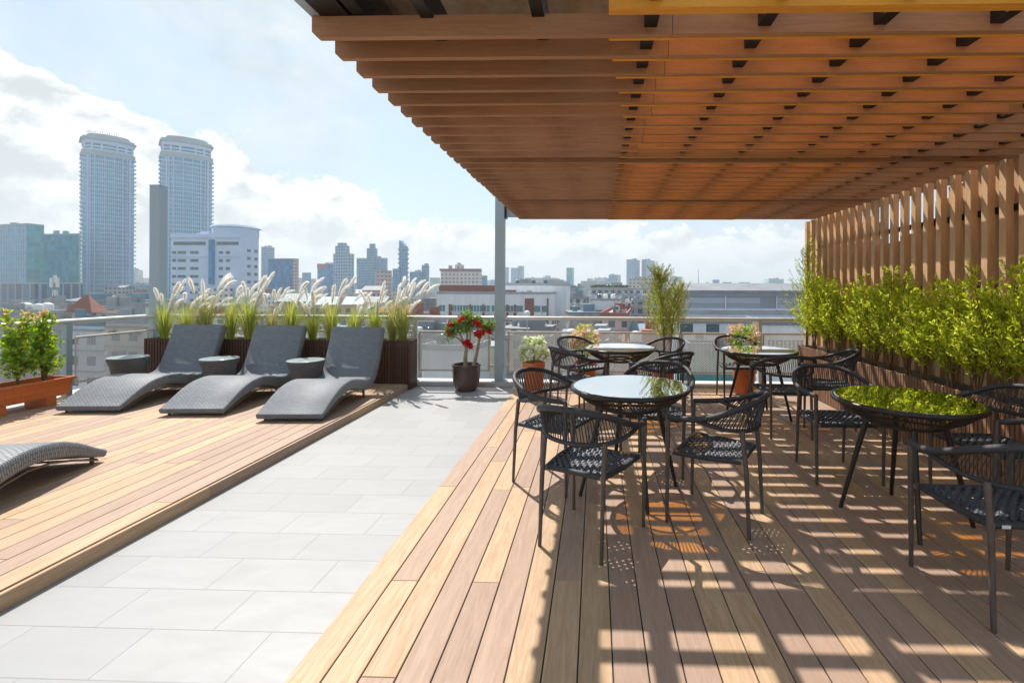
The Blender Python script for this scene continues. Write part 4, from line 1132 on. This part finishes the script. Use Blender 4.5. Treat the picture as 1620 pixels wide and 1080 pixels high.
def hospital(t, w, d, H):
    fr = -d/2
    cols_ = [.05, .13, .19, .31, .37, .72, .82]
    q = MB(); n = 0
    for r_ in range(9):
        z = H-9.5-4.4*r_
        for k, u in enumerate(cols_):
            if z < 4: continue
            x = -w/2+w*u
            wq = MB(); wq.box(x-1.1, x+1.1, fr-.14, fr+.1, z-.75, z+.75); wq.build('window', 'winglass', t)
    q.box(-w/2+w*.56, -w/2+w*.63, fr-.9, fr-.05, H-27, H-2.5); q.build('blue_glass_strip', 'f_satblue', t)
    q = MB(); q.box(-w/2+w*.04, -w/2+w*.50, fr-.16, fr+.1, H-5.4, H-3.6); q.box(-w/2+w*.66, -w/2+w*.97, fr-.16, fr+.1, H-5.4, H-3.6); q.build('window_band', 'winglass', t)
    q = MB(); q.box(-w/2, w/2, fr-.5, fr-.01, H-11.9, H-11.5); q.box(-w/2, w/2, fr-.6, fr-.012, H-1.4, H+.3); q.build('cornice', 'lilac', t)
    q = MB(); q.lathe([(w*.27, H+.05), (w*.27, H+4.5), (w*.30, H+5.0), (w*.28, H+6.0), (.01, H+7.0)], 40, (w*.22, 4)); q.build('roof_drum', 'lilac', t)
    q = MB(); q.box(-w/2+w*.45, w/2-w*.1, fr-2.6, fr-.52, H-38, H-29); q.build('lower_wing', 'f_white', t)
    for r_ in range(7):
        z = H-8-4.4*r_
        wq = MB(); wq.box(w/2-.1, w/2+.15, fr+d*.35, fr+d*.35+2.4, z-.8, z+.8); wq.build('side_window', 'winglass', t)
        wq = MB(); wq.box(w/2-.1, w/2+.15, fr+d*.75, fr+d*.75+2.4, z-.8, z+.8); wq.build('side_window', 'winglass', t)
block(270, 381, 409, 372, 260, 2, 'lilac', 'lilac', name='hospital_block', label='white office block with a round rooftop drum and a dark blue glass strip', extras=hospital, maxd=60)

block(413, 414, 434, 391, 620, 30, 'f_tower2', label='slim grey-blue tower just right of the white drum-topped block')
block(424, 463, 472, 410, 430, 10, 'f_satblue', label='wide saturated blue glass block above the grasses', side='f_pink', rooftop=False)
def redtop(t, w, d, H):
    q = MB(); q.box(-w/2-.3, w/2+.3, -d/2-.4, -d/2-.02, H-4, H+.5); q.build('red_band', 'mastred', t)
block(502, 518, 528, 418, 560, 10, 'f_satblue', label='dark teal block with a red band round its top', extras=redtop, rooftop=False)
block(515, 516, 531, 416, 640, 20, 'f_paleglass', label='pale green slab behind the red-banded block', rooftop=False)
def crownblock(t, w, d, H):
    q = MB(); q.box(-w*.42, w*.22, -d*.4, d*.4, H+.05, H+9); q.box(-w*.3, w*.1, -d*.3, d*.3, H+9.02, H+12); q.build('upper_storeys', 'f_tower', t)
block(527, 549, 560, 402, 480, 24, 'f_tower', label='grey striped high-rise with a raised crown left of the twin-winged one', extras=crownblock)
def twinwing(t, w, d, H):
    q = MB(); q.box(-w*.12, w*.16, -d/2-1.5, d*.3, 1, H+13); q.box(-w*.07, w*.1, -d*.3, d*.2, H+13.02, H+19); q.build('centre_tower', 'f_tower2', t)
block(564, 609, 613, 409, 600, 6, 'f_tower2', label='wide blue-grey block with a taller stepped centre tower', extras=twinwing)
block(593, 606, 620, 429, 380, 15, 'f_brickpale', label='pinkish concrete frame block in front of the stepped-centre block')
block(621, 632, 634, 426, 520, 8, 'f_tower2', label='short blue-grey wing at the left foot of the slanted tower', rooftop=False)
def slant(t, w, d, H):
    q = MB(); n = len(q.v)
    q.v += [(-w/2,-d/2,H+.02),(w/2,-d/2,H+.02),(w/2,d/2,H+.02),(-w/2,d/2,H+.02),(-w/2,-d/2,H+9),(w/2,-d/2,H+2),(w/2,d/2,H+2),(-w/2,d/2,H+9)]
    for f in ((0,1,5,4),(1,2,6,5),(2,3,7,6),(3,0,4,7),(4,5,6,7)): q.face([n+i for i in f])
    q.build('sloping_top', 'f_tower2', t)
    for i in range(int(H/5)):
        q = MB(); q.box(w/2+.01, w/2+1.4, -d/2, d/2, H-2-5*i, H-5*i); q.build('balcony', 'f_tower2', t)
        q = MB(); q.box(-w/2-1.4, -w/2-.01, -d/2, d/2, H-2-5*i, H-5*i); q.build('balcony', 'f_tower2', t)
block(631, 640, 645, 393, 520, 20, 'f_tower2', label='tall thin dark tower with a sloping top', extras=slant, rooftop=False)
block(648, 663, 668, 431, 560, 10, 'f_tower2', label='low blue-grey block right of the sloping-topped tower')
block(667, 674, 679, 420, 565, 20, 'f_tower2', label='narrow tower with a small turret right of the low blue-grey block')
block(438, 470, 500, 441, 900, 20, 'f_grey', label='hazy low far block left of the red-banded one')
block(472, 500, 503, 446, 700, 10, 'f_white', label='pale low block behind the plumes left of the teal block')

for (a, b, c, yt, Y, m, lab) in ((478, 489, 492, 432, 620, 'f_tower2', 'small blue block peeping between the saturated blue and teal blocks'),
        (680, 692, 696, 440, 700, 'f_paleglass', 'low pale green block just left of the cream hotel'), (776, 788, 792, 443, 900, 'f_tower2', 'low blue block left of the grey post'),
        (1128, 1138, 1141, 443, 1000, 'f_tower2', 'low hazy blue block between the small far tower and the dark square one'), (1170, 1186, 1190, 447, 1000, 'f_tower', 'low hazy grey-blue block right of the dark square one'),
        (1196, 1206, 1210, 449, 1100, 'f_tower2', 'tiny hazy block left of the pale glass block'), (1042, 1052, 1056, 436, 1100, 'f_tower2', 'slim hazy block hidden by the top of the slim tree'),
        (929, 936, 939, 441, 1200, 'f_tower2', 'narrow hazy block right of the single teal tower'), (862, 868, 871, 436, 1300, 'f_tower', 'thin hazy block on top of the long skyline slab')):
    block(a, b, c, yt, Y, 12, m, label=lab, rooftop=False)
def hotel(t, w, d, H):
    q = MB(); n = len(q.v)
    q.box(-w/2-.8, w/2+.8, -d/2-.8, -d/2+3, H+.82, H+2.6); q.build('red_roof_edge', 'roof_red', t)
    q = MB(); q.box(-w*.12, w*.06, -d/2-1, -d/2+4, H+2.62, H+6); q.box(-w*.06, 0, -d/2-1, -d/2+3, H+6.02, H+7.5); q.box(-w*.30, -w*.24, -d/2, -d/2+4, H+2.62, H+5.6); q.build('roof_turret', 'f_hotel', t)
    q = MB()
    for i in range(9): x = -w/2+w*(i+.5)/9; q.box(x-.5, x+.5, -d/2-.5, -d/2-.02, 2, H-5)
    q.build('pilasters', 'f_hotel', t)
block(697, 759, 762, 430, 400, 3, 'f_hotel', name='hotel', label='cream hotel with a red roof edge above the desert rose', extras=hotel, rooftop=False)
block(761, 768, 771, 437, 520, 10, 'f_tower2', label='small blue tower right of the cream hotel', rooftop=False)
block(796, 801, 805, 423, 1200, 20, 'f_tower2', label='thin far tower just right of the grey post', rooftop=False)
block(808, 818, 822, 424, 1150, 20, 'f_tower2', label='far slim tower, left of a touching pair', rooftop=False)
block(819, 825, 829, 421, 1160, 20, 'f_tower2', label='far slim tower, right of a touching pair', rooftop=False)
block(830, 876, 900, 440, 1000, 8, 'f_grey', label='long hazy slab on the skyline right of the far slim towers')
block(896, 905, 908, 424, 900, 10, 'f_tealglass', label='single teal glass tower on the far skyline', rooftop=False)
block(919, 945, 958, 445, 900, 15, 'f_grey', label='pale far slab right of the teal tower')
block(940, 958, 964, 440, 1000, 15, 'f_white', label='pale far block left of the square hazy one')
block(963, 977, 982, 435, 1000, 15, 'f_tower2', label='square hazy block left of the two grey towers')
block(991, 1003, 1012, 411, 800, 22, 'f_tower', label='left grey tower of the pair above the slim tree')
block(1015, 1022, 1038, 411, 820, 22, 'f_tower', label='right grey tower of the pair above the slim tree')
block(994, 1034, 1042, 442, 420, 8, 'f_cream', label='cream block at the foot of the two grey towers')
block(1060, 1078, 1082, 438, 1100, 10, 'f_grey', label='hazy far block right of the slim tree')
block(1091, 1118, 1124, 452, 700, 10, 'f_tower2', label='low long far block below the thin mast')
block(1118, 1121, 1125, 447, 900, 10, 'f_tower2', label='small far tower right of the thin mast', rooftop=False)
block(1144, 1157, 1159, 447, 800, 8, 'f_tealglass', label='dark square block on the skyline above the warehouse', rooftop=False)
block(1216, 1240, 1250, 442, 900, 10, 'f_paleglass', label='pale glass block on the skyline left of the bamboo-like shrub')
# masts
p = at(1105, 452, 600); q = MB(); q.tube([(0, 0, 0), (0, 0, p.z-GZ), (0, 0, at(1105, 425, 600).z-GZ)], [1.0, .6, .25], 5)
tag(q.build('radio_mast', 'crown', loc=(p.x, p.y, GZ)), 'thin radio mast rising above the far skyline', 'mast')
p = at(87, 474, 200); t = empty('telecom_mast', (p.x, p.y, GZ), 0, 'red and white lattice telecom mast in front of the office blocks', 'mast')
ht = at(87, 436, 200).z-GZ
nb = 12
for b in range(nb):
        q = MB(); mi = ('mastred', 'tank')[b % 2]
        z0, z1 = ht*b/nb, ht*(b+1)/nb; r0, r1 = 1.9-1.5*b/nb, 1.9-1.5*(b+1)/nb
        for s in range(4):
            a, c = PI/4+s*PI/2, PI/4+(s+1)*PI/2
            q.tube([(r0*math.cos(a), r0*math.sin(a), z0), (r1*math.cos(a), r1*math.sin(a), z1)], .16, 4)
            q.tube([(r0*math.cos(a), r0*math.sin(a), z0), (r1*math.cos(c), r1*math.sin(c), z1)], .09, 4)
            q.tube([(r1*math.cos(a), r1*math.sin(a), z1), (r1*math.cos(c), r1*math.sin(c), z1)], .09, 4)
        q.build('lattice_section', mi, t)
q = MB()
for s in range(3):
    a = s*2.1; q.box(1.0*math.cos(a)-.5, 1.0*math.cos(a)+.5, 1.0*math.sin(a)-.4, 1.0*math.sin(a)+.4, ht-5, ht-1)
q.build('antenna', 'tank', t)

# ---- the near white block with brick panels, right behind the railing
def apart(t, w, d, H):
    fr = -d/2
    q = MB(); q.box(-w/2+w*.005, w/2-w*.46, fr+1.0, fr+1.4, H+.85, H+2.8); q.build('brick_parapet', 'brick', t)
    fl = 3.05
    for r_ in range(9):
        z = H-5.0-fl*r_
        for u in (.045, .155, .205, .26, .33, .385, .45, .52, .60, .66, .745, .90, .965):
            x = -w/2+w*u
            ww = MB(); ww.box(x-.95, x+.95, fr-.10, fr+.1, z-.4, z+1.5); wi = ww.build('window', 'winteal', t)
            if u < .7 and r_ < 5:
                ww = MB()
                for (a, b, c, e) in ((x-1.05, x-.95, z-.5, z+1.6), (x+.95, x+1.05, z-.5, z+1.6), (x-.95, x+.95, z-.5, z-.4), (x-.95, x+.95, z+1.5, z+1.6), (x-.05, x+.05, z-.4, z+1.5)):
                    ww.box(a, b, fr-.16, fr-.02, c, e)
                ww.build('frame', 'white', wi)
    for (u0, u1, z0, z1) in ((.105, .135, -32, -3.2), (.29, .31, -32, -3.2), (.41, .43, -32, -3.2), (.575, .59, -32, -3.2), (.625, .645, -32, -3.2), (.69, .715, -32, -3.2), (.79, .87, -19, -1.2), (.985, 1.0, -32, -1.2)):
        q = MB(); q.box(-w/2+w*u0, -w/2+w*u1, fr-.22, fr-.02, H+z0, H+z1); q.build('brick_panel', 'brick', t)
    q = MB()
    for r_ in range(8): q.box(-w/2+w*.13, -w/2+w*.71, fr-.9, fr-.23, H-5.55-fl*r_, H-5.40-fl*r_)
    q.build('balcony_slab', 'white', t)
ap = block(692, 868, 898, 466, 150, 3, 'white', 'roof_pale', name='apartment_block', label='white apartment block with dark red brick panels and green windows behind the post', extras=apart, maxd=30)
block(797, 896, 902, 452, 165, 3, 'white', 'roof_pale', name='apartment_block', label='taller rear wing of the white block, with a brick stripe, right of the post', maxd=20, extras=lambda t, w, d, H: (lambda q: (q.box(-w/2, -w*.3, -d/2-.1, -d/2-.02, H-3.9, H-1.5), q.build('brick_stripe', 'brick', t)))(MB()))
block(655, 692, 694, 492, 120, 6, 'f_white', 'roof_grey', label='low grey block with glass front left of the white apartments')
block(640, 690, 696, 503, 100, 4, 'concrete', 'roof_red', label='concrete building with a rusty roof edge under the grasses end')

# ---- middle distance right
block(868, 900, 905, 470, 190, 6, 'f_grey', 'roof_pale', label='grey block with dark glazing beside the brick panels')
block(900, 924, 932, 473, 185, 10, 'f_grey', 'roof_grey', label='grey weathered block right of the dark glazed one')
block(892, 905, 920, 457, 330, 12, 'f_grey', 'roof_grey', label='small dark rooftop block behind the grey blocks')
block(905, 918, 925, 455, 340, 8, 'f_tealglass', 'roof_grey', label='small teal glazed block on the roofline')
def garden(t, w, d, H):
    r = random.Random(5); q = MB()
    for fl in (0, 1):
        for k in range(420):
            x = r.uniform(-w/2, w/2); z = H+.8 if fl == 0 else H-6.6
            dv = Vector((r.gauss(0,1), r.gauss(0,1), abs(r.gauss(0,1))+.3))
            leaf(q, Vector((x, -d/2-.4 if fl else -d/2+1, z)), dv, r.uniform(.6, 1.8), .5, 0, r)
    q.build('terrace_plants', 'veg', t)
    q = MB()
    for k, z in enumerate((H-3.0, H-7.2, H-11)): q.box(-w/2-.5, w/2+.5, -d/2-1.2, -d/2-.02, z-.9, z)
    q.build('balcony_band', 'lilac', t)
block(935, 994, 1000, 457, 230, 4, 'f_grey', 'roof_pale', name='garden_block', label='terraced pale block with green planted balconies left of the slim tree', extras=garden, maxd=30)
block(994, 1065, 1075, 459, 235, 4, 'f_white', 'roof_pale', label='pale long block behind the slim tree')
block(935, 978, 992, 476, 150, 6, 'white', 'roof_pale', name='villa', label='white stepped villa with dark ribbon windows', maxd=20, extras=lambda t, w, d, H: (lambda q: (q.box(-w*.32, -w*.05, -d/2-.1, -d/2-.02, H-4.3, H-2.9), q.box(w*.1, w*.36, -d/2-.1, -d/2-.02, H-3.9, H-2.4), q.box(-w*.3, w*.3, -d/2-.1, -d/2-.02, H-8.2, H-6.6), q.build('ribbon_window', 'winglass', t)))(MB()))
block(975, 992, 999, 485, 135, 8, 'f_white', 'roof_pale', label='small white annex right of the stepped villa')
block(950, 992, 1000, 500, 110, 6, 'f_pink', 'roof_red', label='pink walled shed below the stepped villa')
block(1000, 1072, 1084, 478, 170, 4, 'f_grey', 'roof_pale', label='grey block directly behind the slim tree')
def shed(t, w, d, H):
    q = MB(); n = len(q.v)
    q.v += [(-w/2-1, -d/2-1.5, H+.9), (w/2+1, -d/2-1.5, H+.9), (w/2+1, d/2, H+2.6), (-w/2-1, d/2, H+2.6), (-w/2-1, -d/2-1.5, H+1.3), (w/2+1, -d/2-1.5, H+1.3), (w/2+1, d/2, H+3.0), (-w/2-1, d/2, H+3.0)]
    for f in ((3,2,1,0),(0,1,5,4),(1,2,6,5),(2,3,7,6),(3,0,4,7),(4,5,6,7)): q.face([n+i for i in f])
    q.build('roof', 'roof_grey', t)
    q = MB()
    for u in (.32, .68): q.tube([(-w/2+w*u, -d/2-.3, 0), (-w/2+w*u, -d/2-.3, H)], .12, 6)
    q.build('downpipe', 'tank', t)
    q = MB(); r = random.Random(3)
    for k in range(16):
        x = w*.02+r.uniform(0, w*.33); q.box(x, x+r.uniform(.3, 1.0), -d/2-.1, -d/2-.02, H-4.8+r.uniform(-.3,.3), H-4.2)
    q.build('dark_opening', 'winglass', t)
block(1076, 1300, 1330, 469, 110, -1, 'f_shed', 'roof_pale', name='warehouse', label='long grey corrugated warehouse below the right skyline', extras=shed, maxd=25, rooftop=False)
block(1073, 1300, 1330, 498, 88, -1, 'lilac', 'roof_pale', name='warehouse', label='pale lower wall in front of the long grey warehouse', maxd=15, rooftop=False)
block(1085, 1128, 1135, 460, 210, 5, 'f_white', 'roof_blue', label='low building with a light blue roof behind the warehouse')
block(1128, 1150, 1156, 458, 260, 5, 'f_pink', 'roof_red', label='small pinkish house peeping over the warehouse roof')
block(1153, 1180, 1186, 457, 230, 5, 'f_white', 'roof_grey', label='white house with a dark roof above the warehouse')
block(1190, 1235, 1240, 459, 300, 5, 'f_white', 'roof_pale', label='long pale roof above the right part of the warehouse')
block(1075, 1190, 1200, 512, 60, 2, 'f_white', 'roof_grey', label='white wall just behind the mesh panel right of the slim tree', rooftop=False)
block(1200, 1300, 1310, 515, 55, 2, 'white', 'roof_grey', label='white lattice-vented wall behind the right end of the railing', rooftop=False,
      extras=lambda t, w, d, H: (lambda q: ([q.box(-w*.35+.45*i, -w*.35+.45*i+.28, -d/2-.06, -d/2-.01, H-1.9-.3*j, H-1.7-.3*j) for i in range(16) for j in range(5)], q.build('vent_block', 'winglass', t)))(MB()))

# ---- left middle distance: houses behind the left railing
def hip(t, w, d, H):
    q = MB(); n = len(q.v); e = .8
    q.v += [(-w/2-e,-d/2-e,H+.1),(w/2+e,-d/2-e,H+.1),(w/2+e,d/2+e,H+.1),(-w/2-e,d/2+e,H+.1),(-w*.1,0,H+3.4),(w*.1,0,H+3.4)]
    for f in ((0,1,5,4),(1,2,5),(2,3,4,5),(3,0,4),(3,2,1,0)): q.face([n+i for i in f])
    q.build('hip_roof', 'roof_red', t)
block(114, 148, 160, 495, 90, 10, 'f_cream', 'roof_pale', name='house', label='house with a terracotta hip roof behind the left railing', extras=hip, rooftop=False, maxd=9)
block(150, 205, 225, 490, 110, 10, 'f_cream', 'roof_pale', name='house', label='cream house with paired windows right of the terracotta roof', maxd=14)
block(-40, 95, 112, 497, 95, 10, 'concrete', 'roof_pale', name='house', label='plain concrete building behind the peach-tipped bushes', maxd=16)
block(160, 228, 236, 512, 75, 8, 'f_cream', 'roof_pale', name='house', label='yellowish house directly above the left mesh panel', maxd=12)
block(100, 158, 165, 516, 70, 8, 'f_white', 'roof_blue', name='house', label='pale blue house just behind the railing post', maxd=12)
block(60, 106, 114, 483, 150, 8, 'concrete', 'roof_pale', name='house', label='flat roofed concrete house left of the red and white mast', maxd=14)
block(113, 180, 200, 482, 180, 8, 'f_pink', 'roof_red', name='house', label='long low house with a dark red roof under the left tower', maxd=20)
block(176, 232, 240, 484, 150, 8, 'f_white', 'roof_blue', name='house', label='house with a light blue roof between the towers', maxd=14)
block(200, 236, 241, 467, 260, 8, 'f_cream', 'roof_red', name='house', label='brownish low building at the foot of the right tower')
for (x, nm) in ((30, 'leftmost round white water tank on the concrete roof'), (42, 'second round white water tank on the concrete roof'), (75, 'round white water tank left of the mast foot')):
    p = at(x, 497, 100); q = MB(); q.lathe([(.8, 0), (.95, .15), (.95, 1.9), (.8, 2.15), (.3, 2.4), (.01, 2.42)], 16)
    tag(q.build('water_tank', 'tank', loc=(p.x, p.y, p.z+.1), smooth=True), nm, 'water tank', 'white water tanks on the concrete roof')
# parking and low roofs seen through the mesh panels at the back
block(500, 640, 660, 560, 48, 5, 'concrete', 'roof_pale', name='house', label='low concrete roof seen under the grasses planter')
block(668, 745, 775, 556, 62, 8, 'white', 'roof_pale', name='house', label='white flat-roofed building seen through the mesh behind the desert rose', maxd=14)
block(600, 700, 720, 535, 95, 8, 'concrete', 'roof_grey', name='house', label='grey roofed building seen through the mesh left of the desert rose', maxd=18)
block(800, 870, 885, 540, 70, 8, 'f_grey', 'roof_grey', name='house', label='grey building seen through the mesh behind the white flowers', maxd=14)
block(890, 960, 975, 548, 66, 6, 'f_white', 'roof_pale', name='house', label='white low building seen through the mesh behind the far left table', maxd=14)
block(985, 1060, 1075, 552, 60, 4, 'f_pink', 'roof_red', name='house', label='pinkish low building seen through the mesh behind the slim tree', maxd=12)
block(1090, 1180, 1195, 556, 50, 3, 'winteal', 'roof_blue', name='house', label='green-walled shed glimpsed under the mesh at the right', maxd=12, rooftop=False)

# ---- globe lamp on the neighbouring roof
p = at(834, 496, 24); t = empty('globe_lamp', (p.x, p.y, p.z-2.4), 0, 'white globe lamp on a thin pole beyond the railing', 'lamp')
q = MB(); n = 20; q.lathe([(.001, 2.24)]+[(.16*math.sin(PI*k/12), 2.4-.16*math.cos(PI*k/12)) for k in range(1, 12)]+[(.001, 2.56)], n, cap=False); q.build('globe', 'tank', t, True)
q = MB(); q.tube([(0, 0, -26), (0, 0, 2.24)], .03, 8); q.build('pole', 'crown', t)

# ---- packed low-rise town, each house a thing
hs = random.Random(77)
cols = [('f_white', 'white'), ('f_cream', 'cream'), ('f_grey', 'grey'), ('f_pink', 'pinkish'), ('concrete', 'bare concrete')]
roofs = [('roof_pale', 'pale flat roof'), ('roof_grey', 'grey metal roof'), ('roof_red', 'terracotta roof'), ('roof_blue', 'blue metal roof')]
k = 0
for Yd in (130, 165, 205, 255, 320, 400, 500, 630, 760):
    nx = 15 if Yd < 380 else 19
    for i in range(nx):
        X = (-1.25+2.0*(i+hs.uniform(.1, .9))/nx)*Yd; Yy = Yd*hs.uniform(.92, 1.08)
        w, d = hs.uniform(10, 22)*(Yd/250)**.35, hs.uniform(9, 16)
        top = CAMH - Yd*(hs.uniform(.030, .062) if Yd < 300 else hs.uniform(.004, .034))
        if Yd < 140: top = -9-hs.uniform(0, 6)
        H = top-GZ
        if H < 3.2: H = hs.uniform(6, 11)
        (m1, n1), (m2, n2) = hs.choice(cols), hs.choice(roofs)
        t = empty('town_house', (X, Yy, GZ), R(hs.uniform(-25, 25)), '%s low-rise house with a %s in the packed town below' % (n1, n2), 'house', 'low-rise houses packed in the town, %s with %s' % (n1, n2))
        q = MB(); q.box(-w/2, w/2, -d/2, d/2, 0, H); q.build('wall', m1, t)
        q = MB()
        if m2 in ('roof_red', 'roof_blue', 'roof_grey') and hs.random() < .7:
            n = 0; e = .6; rh = hs.uniform(1.6, 3.2)
            q.v += [(-w/2-e,-d/2-e,H+.05),(w/2+e,-d/2-e,H+.05),(w/2+e,d/2+e,H+.05),(-w/2-e,d/2+e,H+.05),(-w/2-e,0,H+rh),(w/2+e,0,H+rh)]
            for f in ((0,1,5,4),(1,2,5),(2,3,4,5),(3,0,4),(3,2,1,0)): q.face(f)
        else:
            q.box(-w/2-.2, w/2+.2, -d/2-.2, d/2+.2, H+.02, H+.35); q.box(-w*.1, w*.2, -d*.2, d*.15, H+.36, H+2.6)
            q.lathe([(.8, H+.36), (.8, H+1.9), (.01, H+2.2)], 10, (-w*.3, 0))
        q.build('roof', m2, t)
# street trees among the houses
for i in range(26):
    Yd = hs.choice((120, 160, 210, 280)); X = hs.uniform(-1.2, .7)*Yd; r = random.Random(500+i); top = hs.uniform(9, 17)
    t = empty('street_tree', (X, Yd*hs.uniform(.95, 1.05), GZ), 0, 'dark green tree standing among the low town houses', 'tree', 'trees among the low town houses')
    q = MB(); q.tube([(0, 0, 0), (.2, 0, top*.6)], [.4, .2], 6); q.build('trunk', 'bark', t)
    q = MB()
    for b in range(7):
        c = Vector((r.gauss(0, 1.9), r.gauss(0, 1.9), top*r.uniform(.5, .9)))
        for j in range(110):
            dv = Vector((r.gauss(0,1), r.gauss(0,1), r.gauss(0,1))).normalized(); leaf(q, c+dv*r.uniform(.4, 2.0), dv+Vector((r.gauss(0,.5), r.gauss(0,.5), r.gauss(0,.5))), r.uniform(.5, 1.0), .5, 0, r)
    q.build('crown', 'veg', t)

# ---- the far city reads as one mass of blocks
q = MB(); fr = random.Random(99)
for i in range(1500):
    Yd = 750+fr.random()**1.3*2600; X = fr.uniform(-1.35, 1.0)*Yd; w = fr.uniform(15, 50); d = fr.uniform(15, 35)
    H = fr.uniform(8, 27) + (fr.uniform(5, 30) if fr.random() < .16 else 0)
    q.box(X-w/2, X+w/2, Yd-d/2, Yd+d/2, GZ, GZ+H, fr.randrange(3))
struct(q.build('distant_city', ['f_grey', 'f_white', 'f_tower2']), 'stuff')

# ---- haze
q = MB(); q.box(-4600, 4600, -60, 4300, GZ-1, 175)
m, g, out = new_mat('haze_air')
pv = g.node('ShaderNodeVolumePrincipled'); pv.inputs['Color'].default_value = (.84, .93, 1.0, 1); pv.inputs['Density'].default_value = 0.00042; pv.inputs['Anisotropy'].default_value = 0.2
g.l.new(pv.outputs[0], out.inputs['Volume'])
hz = q.build('haze', m); struct(hz, 'stuff')
